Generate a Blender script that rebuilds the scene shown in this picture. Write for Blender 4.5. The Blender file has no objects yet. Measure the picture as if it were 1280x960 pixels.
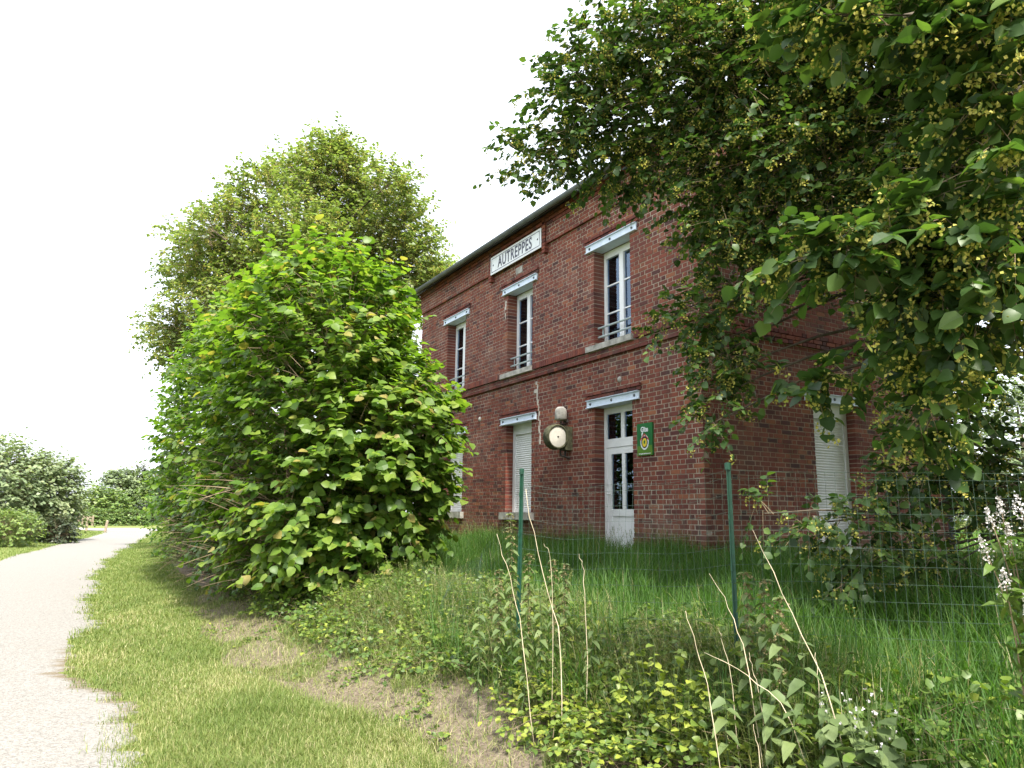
import bpy, math, random
import numpy as np
from mathutils import Vector, Matrix

# ------------------------------------------------------------------ camera
S = bpy.context.scene
COL = S.collection
CAM = np.array([0.0, 0.0, 1.62])
FPX = 920.0                                   # focal length in pixels of a 1280 px wide frame
PITCH = math.radians(9.99); YAW = math.radians(29.8); ROLL = math.radians(0.75)
cam = bpy.data.cameras.new('camera'); cam.lens = FPX / 1280 * 36; cam.sensor_width = 36
cam.clip_start = 0.05; cam.clip_end = 3000
camo = bpy.data.objects.new('camera', cam); COL.objects.link(camo); S.camera = camo
_f = np.array([math.sin(YAW) * math.cos(PITCH), math.cos(YAW) * math.cos(PITCH), math.sin(PITCH)])
_r0 = np.array([math.cos(YAW), -math.sin(YAW), 0.0]); _u0 = np.cross(_r0, _f)
_r = _r0 * math.cos(ROLL) + _u0 * math.sin(ROLL); _u = -_r0 * math.sin(ROLL) + _u0 * math.cos(ROLL)
camo.matrix_world = Matrix(((_r[0], _u[0], -_f[0], CAM[0]), (_r[1], _u[1], -_f[1], CAM[1]), (_r[2], _u[2], -_f[2], CAM[2]), (0, 0, 0, 1)))

def at(px, py, depth):                        # survey: photo bearing + distance -> point in the place
    return CAM + depth * (_f + _r * (px - 640) / FPX - _u * (py - 480) / FPX)
def bearing(P):
    q = np.asarray(P) - CAM; dz = q @ _f
    return 640 + FPX * (q @ _r) / dz, 480 - FPX * (q @ _u) / dz, dz

# ------------------------------------------------------------------ light
SUN_AZ = math.radians(187); SUN_EL = math.radians(56)      # azimuth clockwise from +y
w = bpy.data.worlds.new('World'); S.world = w; w.use_nodes = True
nt = w.node_tree; nt.nodes.clear()
sky = nt.nodes.new('ShaderNodeTexSky'); sky.sky_type = 'NISHITA'; sky.sun_disc = False
sky.sun_elevation = SUN_EL; sky.sun_rotation = SUN_AZ
sky.air_density = 1.0; sky.dust_density = 4.0; sky.ozone_density = 1.0
hz = nt.nodes.new('ShaderNodeMix'); hz.data_type = 'RGBA'; hz.inputs['Factor'].default_value = 0.62
hz.inputs['B'].default_value = (10.5, 11.0, 11.8, 1)       # thin bright cloud veil over the whole sky
bg = nt.nodes.new('ShaderNodeBackground'); bg.inputs['Strength'].default_value = 0.10
out = nt.nodes.new('ShaderNodeOutputWorld')
nt.links.new(sky.outputs[0], hz.inputs['A']); nt.links.new(hz.outputs['Result'], bg.inputs[0]); nt.links.new(bg.outputs[0], out.inputs[0])
sl = bpy.data.lights.new('sun', 'SUN'); sl.energy = 5.0; sl.angle = math.radians(8); sl.color = (1.0, 0.95, 0.86)
so = bpy.data.objects.new('sun', sl); COL.objects.link(so)
tosun = Vector((math.sin(SUN_AZ) * math.cos(SUN_EL), math.cos(SUN_AZ) * math.cos(SUN_EL), math.sin(SUN_EL)))
so.rotation_euler = tosun.to_track_quat('Z', 'Y').to_euler()
S.view_settings.view_transform = 'Standard'; S.view_settings.look = 'None'
S.view_settings.exposure = 1.46; S.view_settings.gamma = 1; S.view_settings.use_curve_mapping = False
S.render.engine = 'CYCLES'
S.cycles.max_bounces = 8; S.cycles.transparent_max_bounces = 8; S.cycles.transmission_bounces = 4

rng = np.random.default_rng(7)
random.seed(7)

# ------------------------------------------------------------------ helpers
def mat(name, rough=0.8, spec=0.3):
    m = bpy.data.materials.new(name); m.use_nodes = True
    b = m.node_tree.nodes['Principled BSDF']
    b.inputs['Roughness'].default_value = rough; b.inputs['Specular IOR Level'].default_value = spec
    return m, m.node_tree, b
def N(nt, kind, **kw):
    n = nt.nodes.new('ShaderNode' + kind)
    for k, v in kw.items():
        if k in n.inputs.keys(): n.inputs[k].default_value = v
        else: setattr(n, k, v)
    return n
def ramp(nt, fac, stops):
    n = nt.nodes.new('ShaderNodeValToRGB')
    while len(n.color_ramp.elements) < len(stops): n.color_ramp.elements.new(0.5)
    for e, (p, c) in zip(n.color_ramp.elements, stops):
        e.position = p; e.color = (*c, 1)
    nt.links.new(fac, n.inputs[0]); return n.outputs[0]
def mixc(nt, fac, a, b, mode='MIX'):
    n = nt.nodes.new('ShaderNodeMix'); n.data_type = 'RGBA'; n.blend_type = mode
    for s, v in (('Factor', fac), ('A', a), ('B', b)):
        if isinstance(v, (float, int)): n.inputs[s].default_value = v
        elif isinstance(v, tuple): n.inputs[s].default_value = (*v, 1)
        else: nt.links.new(v, n.inputs[s])
    return n.outputs['Result']
def pos(nt): return N(nt, 'NewGeometry').outputs['Position']
def noise(nt, vec, scale, detail=4, rough=0.55):
    n = N(nt, 'TexNoise', Scale=scale, Detail=detail, Roughness=rough); nt.links.new(vec, n.inputs['Vector']); return n.outputs[0]
def bump(nt, b, h, strength=0.3, dist=0.01):
    n = N(nt, 'Bump', Strength=strength, Distance=dist); nt.links.new(h, n.inputs['Height']); nt.links.new(n.outputs[0], b.inputs['Normal'])
def plain(name, col, rough=0.7, spec=0.3, var=0.25, scale=6.0, bmp=0.15, metal=0.0):
    m, t, b = mat(name, rough, spec); b.inputs['Metallic'].default_value = metal
    nz = noise(t, pos(t), scale, 5)
    lo = tuple(c * (1 - var) for c in col); hi = tuple(min(1, c * (1 + var)) for c in col)
    t.links.new(ramp(t, nz, [(0.3, lo), (0.7, hi)]), b.inputs['Base Color'])
    if bmp: bump(t, b, noise(t, pos(t), scale * 12, 3), bmp, 0.004)
    return m
def leafmat(name, stops, trans=0.35, rough=0.45, spec=0.35, tcol=(1.0, 1.15, 0.45)):
    m, t, b = mat(name, rough, spec)
    a = N(t, 'Attribute', attribute_name='tint')
    c = ramp(t, a.outputs['Fac'], stops)
    c2 = mixc(t, noise(t, pos(t), 18, 2), c, mixc(t, 0.55, c, (0.02, 0.035, 0.008)), 'MIX')
    t.links.new(c2, b.inputs['Base Color'])
    tr = N(t, 'BsdfTranslucent'); t.links.new(mixc(t, 1.0, c, tcol, 'MULTIPLY'), tr.inputs[0])
    mx = N(t, 'MixShader'); mx.inputs[0].default_value = trans
    o = t.nodes['Material Output']
    t.links.new(b.outputs[0], mx.inputs[1]); t.links.new(tr.outputs[0], mx.inputs[2]); t.links.new(mx.outputs[0], o.inputs[0])
    return m

class MB:
    """collects geometry; build() links it as one mesh object"""
    def __init__(s): s.v = []; s.f3 = []; s.f4 = []; s.t = []; s.n = 0
    def add(s, v, f, tint=0.5):
        v = np.asarray(v, float).reshape(-1, 3); f = np.asarray(f, int)
        s.v.append(v); (s.f3 if f.shape[1] == 3 else s.f4).append(f + s.n)
        s.t.append(np.broadcast_to(np.asarray(tint, float), (len(v),)) if np.ndim(tint) == 0 else np.asarray(tint, float))
        s.n += len(v); return s
    def add2(s, v, f3, f4, tint=0.5):
        n = s.n; s.add(v, f4 if len(f4) else f3, tint)
        if len(f4) and len(f3): s.f3.append(np.asarray(f3, int) + n)
        return s
    def box(s, x0, x1, y0, y1, z0, z1, tint=0.5):
        v = [(x0, y0, z0), (x1, y0, z0), (x1, y1, z0), (x0, y1, z0), (x0, y0, z1), (x1, y0, z1), (x1, y1, z1), (x0, y1, z1)]
        return s.add(v, [(0, 3, 2, 1), (4, 5, 6, 7), (0, 1, 5, 4), (1, 2, 6, 5), (2, 3, 7, 6), (3, 0, 4, 7)], tint)
    def tube(s, pts, rad, n=6, tint=0.5, cap=True):
        pts = np.asarray(pts, float); k = len(pts); rad = np.broadcast_to(np.asarray(rad, float), (k,))
        d = np.gradient(pts, axis=0); d /= np.linalg.norm(d, axis=1)[:, None] + 1e-9
        ref = np.where(np.abs(d[:, 2:3]) > 0.95, np.array([[1.0, 0, 0]]), np.array([[0, 0, 1.0]]))
        a = np.cross(d, ref); a /= np.linalg.norm(a, axis=1)[:, None]; b = np.cross(d, a)
        th = np.linspace(0, 2 * np.pi, n, endpoint=False)
        v = pts[:, None] + rad[:, None, None] * (np.cos(th)[None, :, None] * a[:, None] + np.sin(th)[None, :, None] * b[:, None])
        i = np.arange(k - 1)[:, None] * n; j = np.arange(n)[None]
        f = np.stack([i + j, i + (j + 1) % n, i + n + (j + 1) % n, i + n + j], -1).reshape(-1, 4)
        b0 = s.n
        s.add(v.reshape(-1, 3), f, tint)
        if cap:
            e = (k - 1) * n
            s.f3.append(np.array([[b0, b0 + q + 1, b0 + q] for q in range(1, n - 1)] + [[b0 + e, b0 + e + q, b0 + e + q + 1] for q in range(1, n - 1)]))
        return s
    def lathe(s, prof, origin, axis='z', n=16, tint=0.5):
        prof = np.asarray(prof, float); k = len(prof); th = np.linspace(0, 2 * np.pi, n, endpoint=False)
        c = np.cos(th)[None] * prof[:, :1]; q = np.sin(th)[None] * prof[:, :1]; h = np.broadcast_to(prof[:, 1:2], c.shape)
        v = {'z': np.stack([c, q, h], -1), 'y': np.stack([c, h, q], -1), 'x': np.stack([h, c, q], -1)}[axis].reshape(-1, 3) + np.asarray(origin)
        i = np.arange(k - 1)[:, None] * n; j = np.arange(n)[None]
        f = np.stack([i + j, i + (j + 1) % n, i + n + (j + 1) % n, i + n + j], -1).reshape(-1, 4)
        return s.add(v, f, tint)
    def mesh(s, name, m, smooth=False):
        me = bpy.data.meshes.new(name)
        v = np.concatenate(s.v).astype(np.float32); me.vertices.add(len(v)); me.vertices.foreach_set('co', v.ravel())
        f3 = np.concatenate(s.f3) if s.f3 else np.zeros((0, 3), int); f4 = np.concatenate(s.f4) if s.f4 else np.zeros((0, 4), int)
        li = np.concatenate([f3.ravel(), f4.ravel()]).astype(np.int32)
        tot = np.concatenate([np.full(len(f3), 3), np.full(len(f4), 4)]).astype(np.int32)
        st = np.concatenate([[0], np.cumsum(tot)[:-1]]).astype(np.int32)
        me.loops.add(len(li)); me.loops.foreach_set('vertex_index', li)
        me.polygons.add(len(tot)); me.polygons.foreach_set('loop_start', st); me.polygons.foreach_set('loop_total', tot)
        me.polygons.foreach_set('use_smooth', np.full(len(tot), bool(smooth)))
        at_ = me.attributes.new('tint', 'FLOAT', 'POINT'); at_.data.foreach_set('value', np.concatenate(s.t).astype(np.float32))
        me.materials.append(m); me.update(calc_edges=True); me.validate()
        return me
    def build(s, name, m, parent=None, smooth=False, kind=None):
        return link(name, s.mesh(name, m, smooth), parent, kind)
def link(name, data, parent=None, kind=None):
    o = bpy.data.objects.new(name, data); COL.objects.link(o)
    if parent is not None: o.parent = parent
    if kind: o['kind'] = kind
    return o
def tag(o, label, cat, group=None):
    o['label'] = label; o['category'] = cat
    if group: o['group'] = group
    return o
def thing(name, label, cat, group=None):
    return tag(link(name, None), label, cat, group)
def unit(a): return a / (np.linalg.norm(a, axis=-1, keepdims=True) + 1e-9)

# leaf templates: length along +y, width along x, folded on the midrib; (verts, tris, quads)
def leaf_tpl(prof, fold=0.22, droop=0.25):
    v = []; f4 = []; f3 = []
    for i, (y, hw) in enumerate(prof):
        z = -droop * y * y
        if hw == 0: v += [(0, y, z)]
        else: v += [(-hw, y, z + fold * hw), (0, y, z), (hw, y, z + fold * hw)]
    idx = []; k = 0
    for (y, hw) in prof: idx.append((k,) if hw == 0 else (k, k + 1, k + 2)); k += 1 if hw == 0 else 3
    for a, b in zip(idx[:-1], idx[1:]):
        if len(a) == 1 and len(b) == 3: f3 += [(a[0], b[1], b[0]), (a[0], b[2], b[1])]
        elif len(a) == 3 and len(b) == 1: f3 += [(a[0], a[1], b[0]), (a[1], a[2], b[0])]
        else: f4 += [(a[0], a[1], b[1], b[0]), (a[1], a[2], b[2], b[1])]
    return np.array(v, float), np.array(f3, int).reshape(-1, 3), np.array(f4, int).reshape(-1, 4)
ROUND = leaf_tpl([(0, 0), (0.12, 0.36), (0.5, 0.46), (0.8, 0.26), (1.0, 0)])          # lime / hazel, 12 tris
MID = leaf_tpl([(0, 0), (0.35, 0.44), (0.75, 0.3), (1.0, 0)])                          # 8 tris
SMALL = leaf_tpl([(0, 0), (0.45, 0.42), (1.0, 0)])                                     # 4 tris
LANCE = leaf_tpl([(0, 0), (0.25, 0.2), (0.65, 0.15), (1.0, 0)], 0.3, 0.45)
NETT = leaf_tpl([(0, 0), (0.18, 0.25), (0.55, 0.2), (1.0, 0)], 0.3, 0.35)
STRAP = leaf_tpl([(0, 0), (0.3, 0.1), (0.8, 0.12), (1.0, 0)], 0.1, 0.3)

def frames(dirs, ups):
    y = unit(dirs); x = unit(np.cross(y, ups)); z = np.cross(x, y)
    return x, y, z
def scatter(mb, tpl, P, D, U, size, tint):
    v, f3, f4 = tpl; n = len(P)
    if n == 0: return
    x, y, z = frames(D, U); size = np.broadcast_to(size, (n,))[:, None, None]
    V = P[:, None] + size * (v[None, :, :1] * x[:, None] + v[None, :, 1:2] * y[:, None] + v[None, :, 2:] * z[:, None])
    k = len(v); o = (np.arange(n) * k)[:, None, None]
    F3 = (f3[None] + o).reshape(-1, 3) if len(f3) else f3; F4 = (f4[None] + o).reshape(-1, 4) if len(f4) else f4
    mb.add2(V.reshape(-1, 3), F3, F4, np.repeat(np.broadcast_to(tint, (n,)), k))
def twigs(mb, A, Dv, L, droop, rad, seg=3, tint=0.5):
    """thin three-sided twigs, vectorised"""
    n = len(A); t = np.linspace(0, 1, seg + 1)
    P = A[:, None] + Dv[:, None] * (L[:, None] * t[None])[..., None]; P[..., 2] -= droop[:, None] * t[None] ** 2
    a = unit(np.cross(Dv, np.array([0.1, 0.2, 1.0]))); b = np.cross(Dv, a)
    th = np.array([0, 2.094, 4.189])
    ring = np.cos(th)[:, None] * a[:, None] + np.sin(th)[:, None] * b[:, None]
    r = (rad[:, None] if np.ndim(rad) else rad) * (1 - 0.75 * t)[None]
    V = P[:, :, None] + np.broadcast_to(r, (n, seg + 1))[..., None, None] * ring[:, None]
    k = 3 * (seg + 1); f = []
    for i in range(seg):
        for j in range(3): f.append((i * 3 + j, i * 3 + (j + 1) % 3, i * 3 + 3 + (j + 1) % 3, i * 3 + 3 + j))
    F = (np.array(f)[None] + (np.arange(n) * k)[:, None, None]).reshape(-1, 4)
    mb.add(V.reshape(-1, 3), F, tint)
def spray_leaves(A, Dv, L, droop, m, size, jit=0.25, side=0.8, down=0.25):
    """leaf bases, directions and ups for m leaves on each twig"""
    n = len(A); t = (np.arange(m)[None] + rng.uniform(0.2, 1.0, (n, m))) / m; t = 0.12 + 0.88 * t
    P = A[:, None] + Dv[:, None] * (L[:, None] * t)[..., None]; P[..., 2] -= droop[:, None] * t ** 2
    s = np.where(np.arange(m) % 2 == 0, 1.0, -1.0)[None, :, None]
    lat = unit(np.cross(Dv, np.array([0.05, 0.03, 1.0])))[:, None]
    D = Dv[:, None] * 0.6 + lat * s * side + rng.normal(0, jit, (n, m, 3)); D[..., 2] -= down
    U = np.array([0, 0, 1.0]) + rng.normal(0, 0.42, (n, m, 3)) + 0.25 * Dv[:, None]
    sz = size * rng.uniform(0.65, 1.15, (n, m))
    return P.reshape(-1, 3), unit(D).reshape(-1, 3), unit(U).reshape(-1, 3), sz.ravel()

# ------------------------------------------------------------------ materials
M = {}
def brickmat():
    m, t, b = mat('brick', 0.85, 0.2)
    a = N(t, 'Attribute', attribute_name='tint')
    c = ramp(t, a.outputs['Fac'], [(0.0, (0.075, 0.031, 0.029)), (0.18, (0.138, 0.042, 0.034)), (0.5, (0.218, 0.060, 0.039)), (0.8, (0.275, 0.084, 0.048)), (1.0, (0.34, 0.128, 0.062))])
    nz = noise(t, pos(t), 55, 5, 0.7)
    c = mixc(t, nz, mixc(t, 0.5, c, (0.07, 0.035, 0.035)), c)
    big = noise(t, pos(t), 1.1, 5, 0.65)
    lich = ramp(t, big, [(0.52, (0, 0, 0)), (0.72, (0.55, 0.55, 0.55))])
    c = mixc(t, lich, c, mixc(t, 0.6, c, (0.24, 0.20, 0.165)))
    g = N(t, 'SeparateXYZ'); t.links.new(pos(t), g.inputs[0])
    low = N(t, 'MapRange'); low.inputs['From Min'].default_value = 1.75; low.inputs['From Max'].default_value = 0.95
    t.links.new(g.outputs[2], low.inputs['Value'])
    mm = N(t, 'Math', operation='MULTIPLY'); t.links.new(low.outputs[0], mm.inputs[0]); t.links.new(noise(t, pos(t), 4.0, 5, 0.7), mm.inputs[1])
    c = mixc(t, mm.outputs[0], c, (0.16, 0.13, 0.09))
    mp = N(t, 'Mapping'); mp.inputs['Scale'].default_value = (3.0, 3.0, 0.35); t.links.new(pos(t), mp.inputs[0])
    st = ramp(t, noise(t, mp.outputs[0], 1.6, 6, 0.7), [(0.48, (0, 0, 0)), (0.72, (0.7, 0.7, 0.7))])
    c = mixc(t, st, c, mixc(t, 0.65, c, (0.045, 0.035, 0.033)))
    t.links.new(c, b.inputs['Base Color']); bump(t, b, nz, 0.5, 0.004); return m
M['brick'] = brickmat()
def mortarmat():
    m, t, b = mat('mortar', 0.95, 0.1)
    c = ramp(t, noise(t, pos(t), 2.2, 6, 0.7), [(0.3, (0.17, 0.135, 0.105)), (0.5, (0.35, 0.285, 0.225)), (0.75, (0.44, 0.37, 0.30))])
    t.links.new(c, b.inputs['Base Color']); bump(t, b, noise(t, pos(t), 120, 3), 0.5, 0.004); return m
M['mortar'] = mortarmat()
M['paint_white'] = plain('white_paint', (0.74, 0.75, 0.75), 0.4, 0.4, 0.06, 5, 0.05)
M['lintel'] = plain('pale_blue_paint', (0.58, 0.66, 0.76), 0.45, 0.4, 0.10, 8, 0.1)
M['stone'] = plain('weathered_stone', (0.33, 0.32, 0.29), 0.9, 0.2, 0.45, 7, 0.5)
M['slate'] = plain('dark_slate', (0.055, 0.058, 0.065), 0.7, 0.3, 0.3, 5, 0.2)
M['zinc'] = plain('weathered_zinc', (0.10, 0.11, 0.12), 0.55, 0.4, 0.3, 3, 0.1)
M['rail'] = plain('grey_rail_paint', (0.36, 0.42, 0.42), 0.5, 0.4, 0.2, 14, 0.1)
M['navy'] = plain('navy_enamel', (0.016, 0.018, 0.045), 0.35, 0.5, 0.1, 5, 0)
M['enamel'] = plain('white_enamel', (0.70, 0.72, 0.74), 0.3, 0.5, 0.07, 6, 0.03)
M['sign_green'] = plain('green_sign', (0.014, 0.13, 0.035), 0.35, 0.5, 0.1, 5, 0)
M['sign_lime'] = plain('lime_sign', (0.09, 0.19, 0.025), 0.35, 0.5, 0.15, 5, 0)
M['yellow'] = plain('yellow_print', (0.62, 0.47, 0.04), 0.5, 0.4, 0.1, 8, 0)
M['red'] = plain('red_print', (0.42, 0.06, 0.05), 0.5, 0.4, 0.1, 8, 0)
M['moss'] = plain('mossy_iron', (0.085, 0.085, 0.05), 0.9, 0.2, 0.6, 16, 0.6)
M['clockface'] = plain('stained_clock_face', (0.66, 0.63, 0.55), 0.5, 0.4, 0.16, 7, 0.1)
M['iron'] = plain('dark_iron', (0.05, 0.045, 0.04), 0.8, 0.3, 0.4, 20, 0.3)
M['post'] = plain('green_post_paint', (0.008, 0.047, 0.027), 0.45, 0.4, 0.25, 30, 0.1)
M['wire'] = plain('green_grey_wire', (0.045, 0.075, 0.058), 0.5, 0.4, 0.35, 9, 0)
M['curtain'] = plain('lilac_curtain', (0.30, 0.28, 0.36), 0.9, 0.1, 0.2, 9, 0.2)
M['beige'] = plain('beige_curtain', (0.42, 0.36, 0.26), 0.9, 0.1, 0.2, 9, 0.2)
M['inside'] = plain('dark_room', (0.06, 0.055, 0.05), 0.9, 0.1, 0.2, 2, 0)  # dark colour stands in for the shade of rooms behind the panes
M['bark'] = plain('bark', (0.085, 0.07, 0.052), 0.95, 0.1, 0.4, 9, 0.8)
M['twig'] = plain('twig_bark', (0.19, 0.145, 0.095), 0.9, 0.1, 0.35, 5, 0.3)
M['stalk'] = plain('dry_stalk', (0.50, 0.42, 0.29), 0.8, 0.2, 0.25, 12, 0.2)
M['wood'] = plain('weathered_wood', (0.24, 0.195, 0.14), 0.85, 0.2, 0.3, 9, 0.5)
M['chalk'] = plain('chalky_patch', (0.50, 0.46, 0.40), 0.9, 0.1, 0.2, 15, 0.5)
M['hazel'] = leafmat('hazel_leaf', [(0.0, (0.045, 0.09, 0.018)), (0.35, (0.09, 0.175, 0.027)), (0.7, (0.165, 0.265, 0.036)), (0.97, (0.27, 0.35, 0.055)), (1.0, (0.36, 0.30, 0.09))], 0.48)
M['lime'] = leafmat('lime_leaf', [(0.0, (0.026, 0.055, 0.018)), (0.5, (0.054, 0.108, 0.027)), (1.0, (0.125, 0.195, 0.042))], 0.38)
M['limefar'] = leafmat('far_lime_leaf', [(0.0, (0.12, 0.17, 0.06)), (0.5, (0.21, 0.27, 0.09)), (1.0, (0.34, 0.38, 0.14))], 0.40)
M['blossom'] = leafmat('lime_blossom', [(0.0, (0.17, 0.25, 0.06)), (0.4, (0.32, 0.36, 0.09)), (0.6, (0.50, 0.46, 0.11)), (1.0, (0.66, 0.58, 0.18))], 0.35, 0.8, 0.1, (1, 1, 0.6))
M['nettle'] = leafmat('nettle_leaf', [(0.0, (0.07, 0.11, 0.045)), (0.5, (0.125, 0.18, 0.065)), (1.0, (0.21, 0.26, 0.09))], 0.30, 0.6)
M['tassel'] = leafmat('nettle_tassel', [(0.0, (0.15, 0.125, 0.06)), (1.0, (0.33, 0.27, 0.15))], 0.2, 0.9, 0.1, (1, 1, 0.8))
M['bramble'] = leafmat('bramble_leaf', [(0.0, (0.04, 0.075, 0.022)), (0.45, (0.09, 0.155, 0.032)), (0.8, (0.18, 0.25, 0.04)), (1.0, (0.33, 0.37, 0.055))], 0.32)
M['grass'] = leafmat('lawn_blade', [(0.0, (0.10, 0.15, 0.03)), (0.45, (0.17, 0.24, 0.055)), (0.75, (0.30, 0.32, 0.11)), (1.0, (0.56, 0.50, 0.29))], 0.35, 0.55, 0.3, (1, 1.05, 0.5))
M['tall'] = leafmat('tall_blade', [(0.0, (0.04, 0.105, 0.02)), (0.5, (0.075, 0.175, 0.028)), (0.85, (0.13, 0.22, 0.045)), (1.0, (0.33, 0.29, 0.15))], 0.45, 0.55, 0.3, (1, 1.1, 0.4))
M['petal'] = leafmat('pale_petal', [(0.0, (0.45, 0.40, 0.36)), (0.5, (0.72, 0.68, 0.66)), (1.0, (0.80, 0.76, 0.78))], 0.2, 0.8, 0.1, (1, 1, 1))
M['willow'] = leafmat('grey_willow_leaf', [(0.0, (0.12, 0.17, 0.085)), (0.5, (0.21, 0.27, 0.14)), (1.0, (0.34, 0.38, 0.20))], 0.3)  # ramp brightened to stand in for haze over the far trees
M['shrubfar'] = leafmat('far_shrub_leaf', [(0.0, (0.07, 0.125, 0.04)), (0.5, (0.13, 0.21, 0.05)), (1.0, (0.25, 0.32, 0.08))], 0.3)
M['darkfar'] = leafmat('far_dark_leaf', [(0.0, (0.035, 0.05, 0.028)), (0.5, (0.07, 0.085, 0.045)), (1.0, (0.13, 0.13, 0.07))], 0.25)
def glassmat():
    m, t, b = mat('window_glass', 0.02, 0.5)
    o = t.nodes['Material Output']; tr = N(t, 'BsdfTransparent'); tr.inputs[0].default_value = (0.80, 0.86, 0.92, 1)
    gl = N(t, 'BsdfGlossy'); gl.inputs[0].default_value = (0.60, 0.78, 1.0, 1); gl.inputs['Roughness'].default_value = 0.015  # blue gloss tint paints the reflected sky colour into the panes
    fr = N(t, 'Fresnel'); fr.inputs[0].default_value = 2.1
    mx = N(t, 'MixShader'); t.links.new(fr.outputs[0], mx.inputs[0]); t.links.new(tr.outputs[0], mx.inputs[1]); t.links.new(gl.outputs[0], mx.inputs[2])
    bump_ = N(t, 'Bump', Strength=0.008, Distance=0.02); t.links.new(noise(t, pos(t), 3.5, 2), bump_.inputs['Height'])
    t.links.new(bump_.outputs[0], gl.inputs['Normal'])
    t.links.new(mx.outputs[0], o.inputs[0]); return m
M['glass'] = glassmat()

# ------------------------------------------------------------------ terrain
def smooth(a, b, x): t = np.clip((x - a) / (b - a), 0, 1); return t * t * (3 - 2 * t)
def path_mid(y): return -1.15 + 4.4 * smooth(16, 66, y)            # centre line of the gravel path
def soil_left(y): return np.interp(y, [2, 4.4, 5.7, 7, 8.3, 11, 14.8, 24], [2.0, 2.0, 1.9, 1.55, 1.4, 1.5, 1.75, 2.2]) + 0.06 * np.sin(y * 2.9)
def wob(x, y): return 0.5 * np.sin(x * 2.1 + 1.3 * np.sin(y * 1.7)) + 0.5 * np.sin(y * 2.6 + 1.1 * np.sin(x * 2.3 + 1))
def gz(x, y):
    x = np.asarray(x, float); y = np.asarray(y, float)
    xr = x - (path_mid(y) + 1.55)                                   # distance right of the path edge
    up = 0.10 * smooth(0.0, 1.3, xr) + 0.22 * smooth(1.2, 2.3, xr) + 0.33 * smooth(2.0, 3.3, xr) + 0.24 * smooth(3.0, 6.0, xr)
    up = up * (1 - smooth(24, 48, y))
    lf = 0.12 * smooth(0.0, 3.0, -(x - (path_mid(y) - 1.55)))
    bumps = 0.016 * wob(x, y) * smooth(0.1, 0.8, np.abs(x - path_mid(y)) - 1.5) * (1 - smooth(40, 60, np.hypot(x, y)))
    ridge = 0.05 * np.exp(-((x - soil_left(y) - 0.5) / 0.28) ** 2) * (1 - smooth(16, 24, y))
    return up + lf + bumps + ridge
def axis(lo, hi, near, fine, grow):
    a = [near[0]]
    while a[-1] < near[1]: a.append(a[-1] + fine)
    st = fine
    while a[-1] < hi: st *= grow; a.append(a[-1] + st)
    st = fine; b = [near[0]]
    while b[-1] > lo: st *= grow; b.append(b[-1] - st)
    return np.array(b[:0:-1] + a)
gx = axis(-900, 900, (-3, 9), 0.11, 1.18); gy = axis(-400, 1500, (0, 22), 0.16, 1.12)
X, Y = np.meshgrid(gx, gy, indexing='ij'); Z = gz(X, Y)
nx, ny = X.shape; I = (np.arange(nx - 1)[:, None] * ny + np.arange(ny - 1)[None]).ravel()
soil_w = smooth(-0.1, 0.12, X - soil_left(Y)) * (1 - smooth(-0.05, 0.35, X - soil_left(Y) - 0.95 - 0.25 * np.sin(Y * 1.3))) * (1 - smooth(17, 26, Y)) * (1 - 0 * X)
soil_w = np.maximum(soil_w, smooth(0.9, 1.1, X - soil_left(Y)) * smooth(7.5, 9.0, Y) * (1 - smooth(5.0, 5.6, X)) * (1 - smooth(30, 36, Y)))
def groundmat():
    m, t, b = mat('ground', 0.95, 0.1)
    a = N(t, 'Attribute', attribute_name='tint').outputs['Fac']
    n1 = noise(t, pos(t), 1.3, 6, 0.7); n2 = noise(t, pos(t), 26, 5, 0.7)
    grass = mixc(t, n2, ramp(t, n1, [(0.35, (0.070, 0.12, 0.025)), (0.6, (0.12, 0.165, 0.04))]), (0.17, 0.17, 0.06))
    soil = ramp(t, n2, [(0.3, (0.085, 0.066, 0.048)), (0.55, (0.155, 0.125, 0.092)), (0.75, (0.25, 0.21, 0.155))])
    ad = N(t, 'Math', operation='ADD'); t.links.new(a, ad.inputs[0])
    sc = N(t, 'Math', operation='MULTIPLY_ADD'); sc.inputs[1].default_value = 1.1; sc.inputs[2].default_value = -0.55
    t.links.new(noise(t, pos(t), 3.7, 6, 0.75), sc.inputs[0]); t.links.new(sc.outputs[0], ad.inputs[1])
    fac = ramp(t, ad.outputs[0], [(0.35, (0, 0, 0)), (0.65, (1, 1, 1))])
    t.links.new(mixc(t, fac, grass, soil), b.inputs['Base Color']); bump(t, b, n2, 0.8, 0.03); return m
g = MB().add(np.stack([X, Y, Z], -1).reshape(-1, 3), np.stack([I, I + ny, I + ny + 1, I + 1], 1), soil_w.ravel()).build('ground', groundmat(), smooth=True, kind='structure')

# gravel path with ragged edges
py_ = np.concatenate([np.arange(-6, 30, 0.09), np.arange(30, 72, 0.4)])
nc = 25
edgeR = 0.10 * np.sin(py_ * 1.1 + 0.4) + 0.08 * np.sin(py_ * 2.7) + rng.normal(0, 0.035, len(py_)) + 0.045 * np.sin(py_ * 9.1) + 0.035 * np.sin(py_ * 17.3 + 1) - 0.25 * np.exp(-((py_ - 10.5) / 2.3) ** 2) + 0.13 * np.exp(-((py_ - 6.6) / 0.9) ** 2)
edgeL = 0.08 * np.sin(py_ * 0.9 + 2) + rng.normal(0, 0.03, len(py_))
xl = path_mid(py_) - 1.55 + edgeL; xr_ = path_mid(py_) + 1.5 + edgeR
tt = np.linspace(0, 1, nc)
PX = xl[:, None] * (1 - tt) + xr_[:, None] * tt; PY = np.broadcast_to(py_[:, None], PX.shape)
PZ = gz(PX, PY) + 0.006 + 0.012 * (1 - (2 * tt - 1) ** 2)[None] - 0.004 * (np.abs(2 * tt - 1) > 0.97)[None]
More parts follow.
